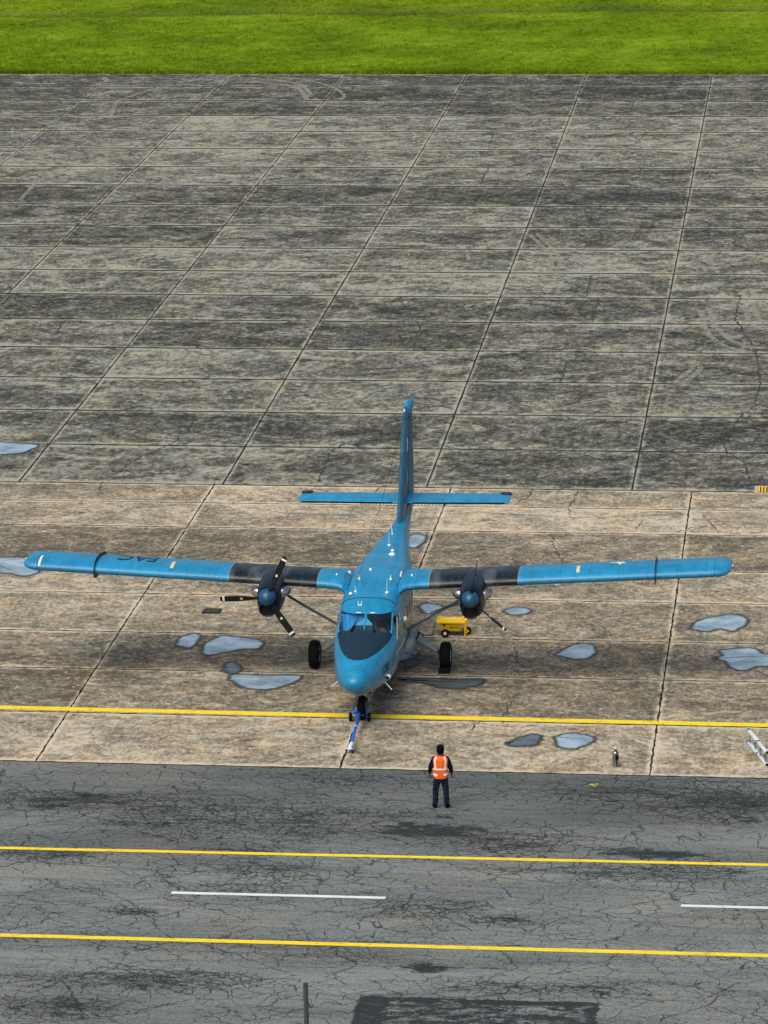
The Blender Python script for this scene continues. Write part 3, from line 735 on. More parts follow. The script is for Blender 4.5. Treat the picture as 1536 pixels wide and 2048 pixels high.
# cockpit interior
b = MB(); box(b, (0, 2.90, 1.88), (1.34, .36, .20), bev=.03); obj('instrument_panel', b, M_int, plane)
b = MB(); box(b, (0, 3.75, 1.05), (1.3, 1.2, .04)); box(b, (0, 4.05, 1.80), (1.60, .04, 1.5)); obj('cockpit_bulkhead', b, M_int, plane)
for x in (-.42, .42):
    b = MB(); box(b, (x, 3.65, 1.42), (.46, .46, .12), bev=.04); box(b, (x, 3.9, 1.8), (.46, .12, .78), Matrix.Rotation(-.12, 3, 'X'), .05); box(b, (x, 3.7, 1.2), (.3, .3, .35))
    obj('crew_seat', b, M_dkg, plane)
b = MB()
pr_ = [Vector((-.70+.038*k, 3.22+.018*math.sin(k*1.9)+.06*(k > 14)*0, 0)) for k in range(17)]
for z0, z1 in ((1.92, 2.52),):
    lo_ = [b.verts.new((p.x, p.y-.04, z0)) for p in pr_]; hi_ = [b.verts.new((p.x, p.y+.10, z1)) for p in pr_]
    loft(b, [lo_, hi_], False, False)
obj('curtain', b, M_curt, plane, 0)
b = MB(); tube(b, [(0, 2.70, 2.262), (0, 2.95, 2.43), (0, 3.22, 2.585)], .022, 6); obj('windscreen_post', b, M_blue, plane, 60)
for x in (-.725, .725):
    b = MB(); tube(b, [(x*1.0, 2.80, 2.14), (x*1.005, 3.02, 2.36), (x*.985, 3.30, 2.575)], .020, 6); obj('windscreen_post', b, M_blue, plane, 60)
b = MB(); tube(b, [(-.06, 3.35, 1.95), (-.06, 3.42, 2.45)], .02, 6); obj('grab_bar', b, M_white, plane, 60)
# wipers
for x, dx in ((-.34, .14), (.28, -.10)):
    b = MB(); tube(b, [(x, 2.66, 2.27), (x+dx*.85, 2.93, 2.46), (x+dx, 3.08, 2.565)], .011, 6); tube(b, [(x-.02, 2.70, 2.285), (x+dx*.75, 2.90, 2.43)], .014, 6)
    box(b, (x, 2.64, 2.262), (.06, .05, .05), bev=.01)
    obj('wiper', b, M_black, plane, 50)
    b = MB(); box(b, (x+dx, 3.20, 2.600), (.13, .03, .02), Matrix.Rotation(.5, 3, 'X'), .005); obj('wiper_stop', b, M_white, plane)

# ---- wings
WZ = lambda x: 2.745+.0530*abs(x)
LE, CHD = 4.93, 1.98
def afoil(t):
    return .16/.2*(.2969*math.sqrt(t)-.1260*t-.3516*t*t+.2843*t**3-.1036*t**4)
def wpt(x, t, top, chord=CHD, sc=1.0, y0=None):
    """point on wing surface at chord fraction t"""
    y = LE+(CHD-chord)*.5+t*chord; cam = .018*(4*t*(1-t)); inc = -(t-.3)*.035*chord
    h = (afoil(t)*1.13+(cam if top else -cam))*chord*sc
    return Vector((x, y, WZ(x)+inc+.02+(h if top else -h)))
def wtop(x, y): return wpt(x, max(0, (y-LE)/CHD), True)
T1 = [.5*(1-math.cos(PI*k/18))*1.0 for k in range(0, 19)]
def wring(bm, x, t0, t1, chord=CHD, sc=1.0):
    ts = [t for t in T1 if t0-1e-6 <= t <= t1+1e-6]
    if abs(ts[-1]-t1) > 1e-4: ts.append(t1)
    if abs(ts[0]-t0) > 1e-4: ts = [t0]+ts
    up_ = [wpt(x, t, True, chord, sc) for t in ts]; dn = [wpt(x, t, False, chord, sc) for t in ts]
    pts = up_[::-1]+(dn[1:] if t0 == 0 else dn)
    if t1 == 1.0: pts = pts[:-1]
    return [bm.verts.new(p) for p in pts]
for s in (-1, 1):
    b = MB(); xs = [.83, 1.2, 1.55, 2.5, 3.3, 4.03, 5, 6, 7, 8, 9, 9.42]
    loft(b, [wring(b, s*x, 0, .755) for x in xs]); finish(b); obj('wing', b, M_wing, plane, 40)
    b = MB()
    R_ = [(9.43, 1.0, 1.0), (9.55, .985, .96), (9.66, .95, .88), (9.76, .88, .74), (9.83, .77, .56), (9.875, .62, .36), (9.895, .4, .15)]
    loft(b, [wring(b, s*x, 0, 1.0, CHD*c_, sc) for x, c_, sc in R_]); finish(b); obj('wing_tip', b, M_blue, plane, 40)
    for nm, x0, x1 in (('flap', .88, 3.1), ('flap', 3.13, 5.75), ('aileron', 5.78, 9.41)):
        b = MB(); loft(b, [wring(b, s*x, .762, 1.0) for x in (x0, (x0+x1)/2, x1)]); finish(b); obj(nm, b, M_wing, plane, 40)
    # wing root fairing
    b = MB(); rg = []
    for x, k in ((.70, 1.13), (.83, 1.16), (.95, 1.10), (1.12, 1.04), (1.30, 1.008)):
        r0 = [wpt(s*x, t, True) for t in T1][::-1]+[wpt(s*x, t, False) for t in T1][1:-1]
        cc = Vector((s*x, LE+CHD*.5, WZ(x))); rg.append([b.verts.new(Vector((p.x, cc.y+(p.y-cc.y)*(1+(k-1)*1.1), cc.z+(p.z-cc.z)*(1+(k-1)*.1)-max(0, .86-x)*1.0))) for p in r0])
    loft(b, rg); finish(b); obj('root_fairing', b, M_blue, plane, 40)
    # fence
    b = MB(); fx = s*7.80; out = []
    for t in [.95, .85, .7, .5, .35, .2, .1, .03, 0]:
        p = wpt(fx, t, True); out.append((p.y-(.11 if t < .05 else .05 if t < .2 else 0), p.z+(.085 if t > .05 else .03)))
    for t in [.03, .1, .2, .3]:
        p = wpt(fx, t, False); out.append((p.y-(.10 if t < .05 else .03), p.z-.10))
    for t in [.28, .1, .02]: p = wpt(fx, t, False); out.append((p.y+.03, p.z+.04))
    for t in [.05, .2, .5, .9]: p = wpt(fx, t, True); out.append((p.y+.01, p.z-.05))
    v0 = [b.verts.new((fx-.012, y, z)) for y, z in out]; v1 = [b.verts.new((fx+.012, y, z)) for y, z in out]
    loft(b, [v0, v1]); bmesh.ops.triangulate(b, faces=[f for f in b.faces if len(f.verts) > 4]); finish(b); obj('wing_fence', b, M_deep, plane)
    # landing light window in the leading edge, small placards
    b = MB(); c0 = wpt(s*3.72 if s > 0 else s*3.95*.94, .02, True)
    bmesh.ops.create_uvsphere(b, u_segments=16, v_segments=8, radius=1, matrix=Matrix.Translation((s*3.45, LE+.085, WZ(3.45)+.035)) @ Matrix.Diagonal((.12, .085, .10, 1)))
    obj('landing_light', b, M_dkg, plane, 60)
    def decal(name, x0, x1, t0, t1, mat, top=True, lift=.004):
        bb = MB(); g_ = []
        for i in range(4):
            x = x0+(x1-x0)*i/3; g_.append([bb.verts.new(wpt(x, t0+(t1-t0)*j/5, top)+Vector((0, -.002, lift))) for j in range(6)])
        loft(bb, g_, False, False); return obj(name, bb, mat, plane)
    decal('placard', s*5.62, s*5.71, .12, .42, M_wood)
    decal('leading_edge_strip', s*4.35, s*5.0, .001, .003, M_strut)
    # strut
    b = MB(); tube(b, [(s*.80, 5.62, 1.36), (s*2.0, 5.55, 2.08), (s*3.2, 5.48, 2.86)], [.085, .085, .085], 12, flat=.38, up=(0, 0, 1)); 
    obj('wing_strut', b, M_strut, plane, 50)
    # small fuel cap dots
    for x, y in ((.72, 5.75), (1.05, 5.4)):
        b = MB(); p = wtop(s*x, y); lathe(b, [(.03, -.02), (.03, .03), (.015, .045)], Matrix.Translation((s*x, y, p.z)), 10); obj('fuel_cap', b, M_white, plane, 40)
def decal2(name, x0, x1, t0, t1, mat):
    bb = MB(); g_ = []
    for i in range(3):
        x = x0+(x1-x0)*i/2; g_.append([bb.verts.new(wpt(x, t0+(t1-t0)*j/6, True)+Vector((0, -.003, .004))) for j in range(7)])
    loft(bb, g_, False, False); return obj(name, bb, mat, plane)
decal2('position_strip', -9.40, -9.34, .01, .30, M_white)
for s in (-1, 1):
    b = MB(); lathe(b, [(.03, 0), (.028, .03), (.01, .045)], Matrix.Translation((s*9.885, LE+.9, WZ(9.9)+.02)) @ Matrix.Rotation(s*PI/2, 4, 'Y'), 10); obj('navigation_light', b, M_white, plane, 40)
# lettering on the wing: strokes laid on the surface
def text_mesh(txt, size):
    cu = D.curves.new('t', 'FONT'); cu.body = txt; cu.size = size; cu.align_x = 'CENTER'; cu.resolution_u = 3; cu.offset = .012*size
    to = D.objects.new('t', cu); COL.objects.link(to); dg = bpy.context.evaluated_depsgraph_get()
    me = D.meshes.new_from_object(to.evaluated_get(dg)); D.objects.remove(to); b = MB(); b.from_mesh(me); return b
b = text_mesh('FAC', .62)
for k in range(-6, 20):
    bmesh.ops.bisect_plane(b, geom=b.verts[:]+b.edges[:]+b.faces[:], plane_co=(0, k*.05, 0), plane_no=(0, 1, 0))
for v in b.verts:
    x = -6.72-v.co.x*1.0; y = 6.40-v.co.y*1.95    # tops of letters point to the leading edge
    p = wtop(x, y); v.co = Vector((x, y, p.z+.006))
for f in b.faces: f.normal_flip()
obj('wing_lettering', b, M_deep, plane)
# roundel with bars on the other wing
b = MB(); N = 5; rad = .19; cx_, cy_ = 6.80, 5.95; vs = []
c0 = b.verts.new((cx_, cy_, wtop(cx_, cy_).z+.008))
for k in range(10):
    r = rad if k % 2 == 0 else rad*.42; a = -PI/2+k*PI/5; x, y = cx_+r*math.cos(a), cy_+r*1.8*math.sin(a); vs.append(b.verts.new((x, y, wtop(x, y).z+.010)))
for k in range(10): b.faces.new((c0, vs[k], vs[(k+1) % 10]))
obj('wing_star', b, M_white, plane)
for sx in (-1, 1):
    b = MB(); g_ = [[b.verts.new((cx_+sx*(.08+.19*i/2), cy_-.16+.32*j/4, wtop(cx_, cy_-.16+.32*j/4).z+.007)) for j in range(5)] for i in range(3)]
    loft(b, g_, False, False); obj('wing_star_bar', b, M_cyan, plane)
# number on the nose, left side of the aeroplane
b = text_mesh('1738', .34)
for k in range(-4, 20):
    bmesh.ops.bisect_plane(b, geom=b.verts[:]+b.edges[:]+b.faces[:], plane_co=(0, k*.04, 0), plane_no=(0, 1, 0))
    bmesh.ops.bisect_plane(b, geom=b.verts[:]+b.edges[:]+b.faces[:], plane_co=(k*.06-.5, 0, 0), plane_no=(1, 0, 0))
def side_x(y, z):
    zb, zt, hw, e = smooth_interp(FT, y); zc = (zb+zt)/2; hh = (zt-zb)/2; ee = e if z > zc else min(e, 3.0)
    return hw*max(0, 1-min(1, abs((z-zc)/hh))**ee)**(1/ee)
for v in b.verts:
    y, z = 1.62+v.co.x*.85, 1.40+v.co.y+.06*(v.co.x); v.co = Vector((side_x(y, z)+.006, y, z))
obj('nose_number', b, M_deep, plane)

# ---- nacelles and propellers
NX = 2.80; HZ = 2.83; PD = .25
def nac(s):
    x0 = s*NX
    T_ = [(3.91, .25, 2.32, 3.09, 2.4), (3.97, .285, 2.27, 3.12, 2.5), (4.1, .315, 2.22, 3.14, 2.6), (4.4, .345, 2.18, 3.16, 2.8), (4.9, .355, 2.2, 3.165, 3.0), (5.3, .355, 2.3, 3.15, 3.0),
          (5.8, .33, 2.45, 3.10, 2.8), (6.2, .27, 2.6, 3.03, 2.4), (6.5, .16, 2.75, 2.93, 2.2)]
    b = MB(); rg = []
    for i in range(29):
        y = 3.91+(6.5-3.91)*(i/28)**1.15; hw, zb, zt, e = smooth_interp([(r[0], *r[1:]) for r in T_], y); zc, hh = (zb+zt)/2, (zt-zb)/2
        rg.append([b.verts.new((x0+hw*math.copysign(abs(math.cos(t))**(2/e), math.cos(t)), y, zc+hh*math.copysign(abs(math.sin(t))**(2/e), math.sin(t)))) for t in [2*PI*k/40 for k in range(40)]])
    loft(b, rg, False)
    # front ring folds inward; dark recess
    f0 = rg[0]; inn = [b.verts.new((x0+(v.co.x-x0)*.86, 3.94, 2.70+(v.co.z-2.70)*.88)) for v in f0]; loft(b, [inn, f0], False)
    b.faces.new(inn[::-1]); finish(b)
    n_ = obj('engine_nacelle', b, M_nac, plane, 45)
    # blue lower cowl / intake lip
    b = MB(); rg = []
    for y, rx, rz in ((3.80, .190, .180), (3.78, .215, .205), (3.82, .245, .230), (3.98, .262, .245), (4.3, .29, .26)):
        rg.append([b.verts.new((x0+rx*math.cos(t), y, 2.49+rz*math.sin(t))) for t in [2*PI*k/28 for k in range(28)]])
    back = [b.verts.new((v.co.x, 4.02, v.co.z)) for v in rg[0]]; loft(b, [back]+rg, False); finish(b); obj('intake_lip', b, M_deep, n_, 50)
    b = MB(); lathe(b, [(.18, 0), (.001, .02)], Matrix.Translation((x0, 3.87, 2.49)) @ Matrix.Rotation(-PI/2, 4, 'X'), 20); obj('intake_duct', b, M_void, n_)
    # exhaust stacks
    for q in (-1, 1):
        b = MB(); tube(b, [(x0+q*.28, 4.40, 2.78), (x0+q*.38, 4.42, 2.79), (x0+q*.43, 4.50, 2.80), (x0+q*.45, 4.66, 2.80)], [.11, .118, .115, .105], 14, flat=1.15)
        obj('exhaust_stack', b, M_steel, n_, 50)
        b = MB(); tube(b, [(x0+q*.45, 4.655, 2.80), (x0+q*.452, 4.68, 2.80)], [.095, .095], 14, flat=1.1); obj('exhaust_mouth', b, M_void, n_, 50)
    # top scoop hole and strap lines
    b = MB(); lathe(b, [(.05, 0), (.05, .012), (.001, .013)], Matrix.Translation((x0+.05, 5.1, 3.155)), 14); obj('filler_hole', b, M_void, n_)
    # propeller
    return n_
def prop(s, angs, pitch):
    x0 = s*NX; c0 = Vector((x0, 3.50+PD, HZ))
    b = MB(); lathe(b, [(.235, -.11), (.24, -.08), (.238, 0), (.225, .07), (.195, .14), (.14, .205), (.07, .245), (.001, .262)], Matrix.Translation((x0, 3.53+PD, HZ)) @ Matrix.Rotation(PI/2, 4, 'X'), 28)
    root = obj('propeller', b, M_spin, plane, 50)
    b = MB(); lathe(b, [(.10, 0), (.10, .16)], Matrix.Translation((x0, 3.80+PD, HZ)) @ Matrix.Rotation(PI/2, 4, 'X'), 16); obj('hub_shaft', b, M_black, root)
    for a_ in angs:
        a = math.radians(a_); rd = Vector((math.sin(a), 0, math.cos(a))); tg = Vector((math.cos(a), 0, -math.sin(a))); ax = Vector((0, -1, 0))
        b = MB(); rg = []
        for r, ch, th, tw in ((.17, .07, .07, 0), (.26, .08, .06, 0), (.36, .13, .036, 12), (.55, .168, .026, 7), (.8, .185, .02, 2), (1.02, .18, .016, -3), (1.2, .165, .012, -6), (1.27, .145, .009, -7), (1.295, .09, .006, -7)):
            q = math.radians(pitch+tw); cd_ = tg*math.cos(q)+ax*math.sin(q); nd = ax*math.cos(q)-tg*math.sin(q)
            rg.append([b.verts.new(c0+rd*r+cd_*ch*.5*math.cos(t)+nd*th*.5*math.sin(t)) for t in [2*PI*k/14 for k in range(14)]])
        loft(b, rg); finish(b)
        bl = obj('blade', b, M_blade, root, 50)
        def band(nm, r0, r1, mat, kk=1.0):
            bb = MB(); q = math.radians(pitch-3); cd_ = tg*math.cos(q)+ax*math.sin(q); nd = ax*math.cos(q)-tg*math.sin(q)
            g_ = [[bb.verts.new(c0+rd*r+cd_*ch*.5*kk*math.cos(t)+nd*.022*.5*math.sin(t)) for t in [2*PI*k/12 for k in range(12)]] for r, ch in ((r0, .172), (r1, .168))]
            loft(bb, g_); finish(bb); obj(nm, bb, mat, bl, 50)
        band('tip_band', 1.17, 1.225, M_white, 1.03)
        bb = MB(); q = math.radians(pitch+3); cd_ = tg*math.cos(q)+ax*math.sin(q); nd = ax*math.cos(q)-tg*math.sin(q)
        vs_ = [bb.verts.new(c0+rd*(.70+dr)+cd_*dc+nd*.0125) for dr, dc in ((-.035, -.03), (.035, -.03), (.035, .03), (-.035, .03))]; bb.faces.new(vs_)
        obj('blade_label', bb, M_wood, bl)
        bb = MB(); lathe(bb, [(.055, 0), (.055, .09)], Matrix.Translation(c0+rd*.175) @ rd.to_track_quat('Z', 'Y').to_matrix().to_4x4(), 12); obj('blade_root', bb, M_black, bl, 50)
nac(-1); nac(1)
prop(-1, (25, 146, 268), 16)
prop(1, (11, 131, 252), 84)

# ---- tail
def symm(bm, pts_fn, y0, y1, th, n=10, P=None):
    """symmetric aerofoil ring between y0 and y1; P maps (y, off) to a point"""
    ts = [.5*(1-math.cos(PI*k/n)) for k in range(n+1)]
    f = lambda t: th/.2*(.2969*math.sqrt(t)-.1260*t-.3516*t*t+.2843*t**3-.1036*t**4)*.5*2
    a = [(t, f(t)) for t in ts]; ring = a[::-1]+[(t, -h) for t, h in a[1:-1]]
    return [bm.verts.new(P(y0+(y1-y0)*t, h)) for t, h in ring]
b = MB(); rg = []
for z, ya, yb, th in ((2.45, 11.2, 14.3, .10), (2.72, 11.95, 14.38, .20), (2.95, 12.25, 14.42, .23), (3.4, 12.6, 14.5, .22), (4.2, 13.2, 14.64, .20), (5.0, 13.82, 14.80, .17), (5.4, 14.15, 14.92, .145), (5.58, 14.30, 15.0, .12), (5.66, 14.42, 14.98, .06)):
    rg.append(symm(b, None, ya, yb+.12, th, 10, lambda y, h, z=z: Vector((h, y, z))))
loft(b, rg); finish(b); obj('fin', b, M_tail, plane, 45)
RD = math.radians(6)
def hinge(z): return 14.30+(z-2.4)*.195
b = MB(); rg = []
for z, y1, th in ((2.2, 15.1, .10), (2.5, 15.50, .13), (3.4, 15.62, .14), (4.4, 15.68, .13), (5.3, 15.74, .11), (5.6, 15.77, .10)):
    yh = hinge(z)+.10
    def P(y, h, z=z, yh=yh): return Vector(((y-yh)*math.sin(RD)+h*math.cos(RD), yh+(y-yh)*math.cos(RD), z))
    rg.append(symm(b, None, yh, y1, th, 8, P))
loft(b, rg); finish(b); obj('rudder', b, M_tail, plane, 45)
b = MB(); rg = []   # rudder horn / tip cap over the fin
for z, ya, y1, th in ((5.42, 14.40, 15.77, .16), (5.54, 14.42, 15.78, .22), (5.63, 14.50, 15.76, .22), (5.70, 14.65, 15.68, .16), (5.74, 14.85, 15.5, .04)):
    yh = hinge(5.8)+.1
    def P(y, h, z=z): return Vector(((y-yh)*math.sin(RD)+h*math.cos(RD)+.05, yh+(y-yh)*math.cos(RD), z))
    rg.append(symm(b, None, ya, y1, th, 10, P))
loft(b, rg); finish(b); obj('rudder_cap', b, M_blue, plane, 50)
b = MB(); lathe(b, [(.03, 0), (.03, .07), (.012, .09)], Matrix.Translation((-.01, 14.30, 5.56)), 10); obj('beacon', b, M_white, plane, 40)
for s in (-1, 1):   # loop aerials either side of the fin tip
    b = MB(); tube(b, [(s*.05, 14.25, 5.33), (s*.22, 14.27, 5.33), (s*.30, 14.36, 5.33), (s*.30, 14.55, 5.33), (s*.22, 14.62, 5.33), (s*.05, 14.62, 5.33)], .012, 6); obj('loop_aerial', b, M_deep, plane, 50)
    # tailplane
    TZ = 3.02
    b = MB(); rg = []
    for x, ya, yb, th in ((.02, 13.25, 14.42, .155), (1.5, 13.27, 14.36, .145), (2.9, 13.30, 14.32, .13), (3.10, 13.31, 14.26, .11), (3.17, 13.38, 14.15, .05)):
        rg.append(symm(b, None, ya, yb+.15, th, 9, lambda y, h, x=x: Vector((s*x, y, TZ+h-(y-13.3)*.03))))
    loft(b, rg); finish(b); obj('tailplane', b, M_blue, plane, 45)
    b = MB(); rg = []
    for x, y1, th in ((.10, 14.98, .09), (1.5, 14.95, .085), (2.86, 14.92, .08)):
        rg.append(symm(b, None, 14.36, y1, th, 7, lambda y, h, x=x: Vector((s*x, y, TZ-.02+h-(y-14.3)*.20))))
    loft(b, rg); finish(b); obj('elevator', b, M_blue, plane, 45)
    b = MB(); tube(b, [(s*2.86, 14.58, TZ-.03), (s*2.95, 14.48, TZ-.02), (s*3.12, 14.47, TZ-.02), (s*3.18, 14.48, TZ-.02)], [.04, .07, .07, .045], 10, flat=.8); obj('elevator_horn', b, M_deep, plane, 50)
    b = MB(); tube(b, [(s*.3, 13.235, TZ), (s*3.05, 13.29, TZ)], .026, 8); obj('de_icing_boot', b, M_black, plane, 50)
    # vortex pins along the tailplane leading edge near the fin
    b = MB()
    for k in range(9): box(b, (s*(.35+k*.11), 13.20, TZ-.03), (.012, .05, .05))
    obj('vortex_pins', b, M_black, plane, kind='stuff')
b = MB(); lathe(b, [(.001, 0), (.13, .004), (.13, .006), (.001, .01)], Matrix.Translation((.118, 13.45, 3.75)) @ Matrix.Rotation(PI/2, 4, 'Y') @ Matrix.Diagonal((1.9, 1, 1, 1)), 20); obj('fin_roundel', b, M_cyan, plane)
b = MB(); box(b, (.100, 14.0, 4.62), (.012, .06, .42)); obj('fin_stripe', b, M_white, plane)

# ---- undercarriage
def wheel(parent_name, x, y, r, w, hubmat, seg=28):
    T = Matrix.Translation((x, y, r)) @ Matrix.Rotation(PI/2, 4, 'Y')
    h = w/2
    b = MB(); lathe(b, [(r*.45, -h*.8), (r*.62, -h), (r*.82, -h*.98), (r*.94, -h*.78), (r*.985, -h*.4), (r*.975, -h*.36), (r*.975, -h*.30), (r, -h*.26), (r, h*.26), (r*.975, h*.30), (r*.975, h*.36), (r*.985, h*.4), (r*.94, h*.78), (r*.82, h*.98), (r*.62, h), (r*.45, h*.8)], T, seg); finish(b)
    o = obj('wheel', b, M_black, plane, 50)
    b = MB(); lathe(b, [(.001, -h*.6), (r*.2, -h*.62), (r*.44, -h*.84), (r*.47, -h*.86), (r*.47, h*.86), (r*.44, h*.84), (r*.2, h*.62), (.001, h*.6)], T, 20); finish(b); obj('rim', b, hubmat, o, 50)
    return o
for s in (-1, 1):
    wheel('wheel', s*1.86, 6.4, .405, .30, M_alu)
    b = MB(); tube(b, [(s*.95, 6.30, 1.02), (s*1.15, 6.32, .90), (s*1.45, 6.36, .68), (s*1.62, 6.38, .56)], [.17, .14, .10, .085], 14, flat=.8); obj('gear_leg', b, M_grey, plane, 50)
    b = MB(); tube(b, [(s*1.60, 6.38, .57), (s*1.70, 6.39, .50), (s*1.72, 6.4, .41)], [.055, .05, .06], 10); tube(b, [(s*1.66, 6.4, .405), (s*1.86, 6.4, .405)], .05, 10); obj('axle', b, M_dkg, plane, 50)
    b = MB(); rg = []
    for y, k in ((5.45, .3), (5.6, .72), (5.95, .95), (6.3, 1.0), (6.65, .95), (7.0, .7), (7.25, .3)):
        rg.append([b.verts.new((s*(.80+.16*math.cos(t)*k+.10*k), y, .88+.28*k*math.sin(t))) for t in [2*PI*j/20 for j in range(20)]])
    loft(b, rg); finish(b); obj('gear_fairing', b, M_grey, plane, 50)
    b = MB(); lathe(b, [(.165, 0), (.172, .02), (.165, .04)], Matrix.Translation((s*1.03, 6.31, .98)) @ Vector((s*.85, .08, -.5)).to_track_quat('Z', 'Y').to_matrix().to_4x4(), 16); obj('gear_seal', b, M_black, plane, 50)
wheel('wheel', 0, 1.85, .33, .22, M_alu)
for s in (-1, 1):
    b = MB(); tube(b, [(s*.09, 1.98, .78), (s*.155, 1.95, .66), (s*.165, 1.88, .36)], [.04, .032, .03], 8); obj('fork', b, M_grey, plane, 50)
b = MB(); tube(b, [(0, 2.03, 1.0), (0, 1.97, .72)], .075, 12); obj('nose_leg', b, M_grey, plane, 50)
# nose probes, light pod and belly details
for s, p0, p1 in ((-1, (-.56, 1.45, 1.22), (-.74, 1.15, 1.14)), (1, (.62, 1.75, 1.12), (.86, 1.45, .98))):
    b = MB(); tube(b, [p0, p1], [.014, .012], 8); obj('probe', b, M_white, plane, 50)
b = MB(); bmesh.ops.create_uvsphere(b, u_segments=14, v_segments=8, radius=.07, matrix=Matrix.Translation((.74, 1.75, 1.25))); obj('probe_light', b, M_white, plane, 60)
b = MB(); lathe(b, [(.048, 0), (.001, .02)], Matrix.Translation((.725, 1.69, 1.245)) @ Vector((-.25, -1, .25)).to_track_quat('Z', 'Y').to_matrix().to_4x4(), 12); obj('light_lens', b, M_void, plane, 60)
# open crew door edge rail and mirror on the left side
b = MB(); tube(b, [(.885, 3.0, 1.62), (.915, 3.6, 1.55), (.925, 4.3, 1.55)], .016, 6); tube(b, [(.70, 1.9, 1.30), (.80, 2.6, 1.36), (.885, 3.0, 1.62)], .012, 6); obj('side_rail', b, M_grey, plane, 50)
b = MB(); bmesh.ops.create_uvsphere(b, u_segments=12, v_segments=8, radius=1, matrix=Matrix.Translation((.93, 4.5, 2.05)) @ Matrix.Diagonal((.06, .14, .08, 1))); obj('side_vent', b, M_alu, plane, 60)
b = MB(); tube(b, [(.865, 3.02, 1.90), (.872, 3.7, 1.86)], .012, 6); tube(b, [(.872, 3.7, 1.86), (.85, 3.75, 2.44)], .012, 6); tube(b, [(.865, 3.0, 1.90), (.84, 3.3, 2.44)], .012, 6); obj('door_frame', b, M_grey, plane, 50)

# ---- aerials on the roof
def topz(y): return smooth_interp(FT, y)[1]
def blade_ant(x, y, h, w=.05, lean=.06):
    z = topz(y)-.02; b = MB()
    v0 = []; 
    lathe(b, [(.055, 0), (.055, .03), (.03, .045)], Matrix.Translation((x, y, z)), 12)
    tube(b, [(x, y, z), (x, y+lean, z+h)], [w*.55, w*.3], 8, flat=.45, up=(1, 0, 0)); obj('blade_aerial', b, M_white, plane, 50)
blade_ant(0, 9.3, .42); blade_ant(.46, 4.35, .40); 
for x, y, h, r in ((-.42, 5.35, .12, .016), (.46, 5.35, .13, .018), (-.42, 4.42, .17, .010)):
    z = topz(y)-.02; b = MB(); lathe(b, [(.04, 0), (.035, .03), (r, .04), (r*.7, h)], Matrix.Translation((x, y, z)), 10); obj('stub_aerial', b, M_white, plane, 50)
b = MB(); tube(b, [(-.05, 10.7, 2.75), (-.09, 10.72, 3.12)], [.016, .007], 6); lathe(b, [(.04, 0), (.03, .03)], Matrix.Translation((-.05, 10.7, 2.74)), 10); obj('whip_aerial', b, M_white, plane, 50)
for x, y, r in ((.2, 8.2, .095), (.17, 8.62, .05), (-.2, 6.25, .045), (-.53, 4.2, .05), (.70, 5.72, .03), (-.80, 6.05, .03)):
    z = topz(y)-.01-(.03 if abs(x) > .6 else 0); b = MB(); lathe(b, [(r, 0), (r*.97, .02), (r*.75, .045), (r*.35, .062), (.001, .066)], Matrix.Translation((x, y, z)), 16); obj('dome_aerial', b, M_white, plane, 60)
b = MB(); z = topz(3.52); box(b, (-.2, 3.52, z+.01), (.12, .05, .03), bev=.005); box(b, (-.245, 3.53, z+.06), (.02, .03, .10)); box(b, (-.155, 3.53, z+.06), (.02, .03, .10)); obj('roof_bracket', b, M_white, plane)
b = MB(); tube(b, [(-.42, 4.42, 2.99), (-.21, 9.0, 4.0), (0, 14.2, 5.45)], .005, 5); obj('aerial_wire', b, M_black, plane)
b = MB(); tube(b, [(-.09, 10.72, 3.05), (-.02, 14.0, 4.75)], .004, 5); obj('aerial_wire', b, M_black, plane)
# roof panel ridge at the brow
b = MB(); P_ = sec(3.93); arc = [p+Vector((0, 0, .006)) for p in P_ if p.z > 2.55]; arc.sort(key=lambda p: p.x); tube(b, arc, .012, 6); obj('roof_seam', b, M_deep, plane, 50)

# ================================================================== PEOPLE
M_navy = plain('jacket_navy', (.004, .006, .012), .9, var=.5, sc=12, spec=.1)
def camo():
    n = NT('camouflage_trousers'); p = n.pos(True); v = n.noise(p, 17, 3, .7); w = n.noise(p, 31, 2, .7)
    c = n.mix(n.sm(v, .48, .52), (.003, .006, .015), (.012, .022, .045)); c = n.mix(n.sm(w, .58, .62), c, (.045, .062, .09))
    return n.fin(c, .9, 0, .1)
M_camo = camo()
M_skin = plain('skin', (.12, .06, .035), .6, var=.1)
M_orange = plain('vest_orange', (.95, .13, .006), .7, var=.12, sc=14)
M_refl = plain('reflective_tape', (.82, .84, .80), .4, var=.08)
M_hood = plain('black_cap', (.003, .003, .004), .9, spec=.1)
def skinmesh(name, verts, edges, radii, mat, parent, root=0, lvl=2):
    me = D.meshes.new(name); me.from_pydata(verts, edges, []); me.materials.append(mat)
    o = D.objects.new(name, me); COL.objects.link(o); o.parent = parent
    m = o.modifiers.new('skin', 'SKIN'); m.use_smooth_shade = True
    for i, r in enumerate(radii):
        d = me.skin_vertices[0].data[i]; d.radius = r if hasattr(r, '__len__') else (r, r); d.use_root = (i == root)
    s = o.modifiers.new('sub', 'SUBSURF'); s.levels = lvl; s.render_levels = lvl
    return o
pp = at(882, 1616)
MS = .93
man = thing('person', 'person in orange reflective vest and black cap standing on the asphalt with back to camera', 'person', (pp.x, pp.y+.02, -.006), .06)
man.scale = (MS, MS, MS)
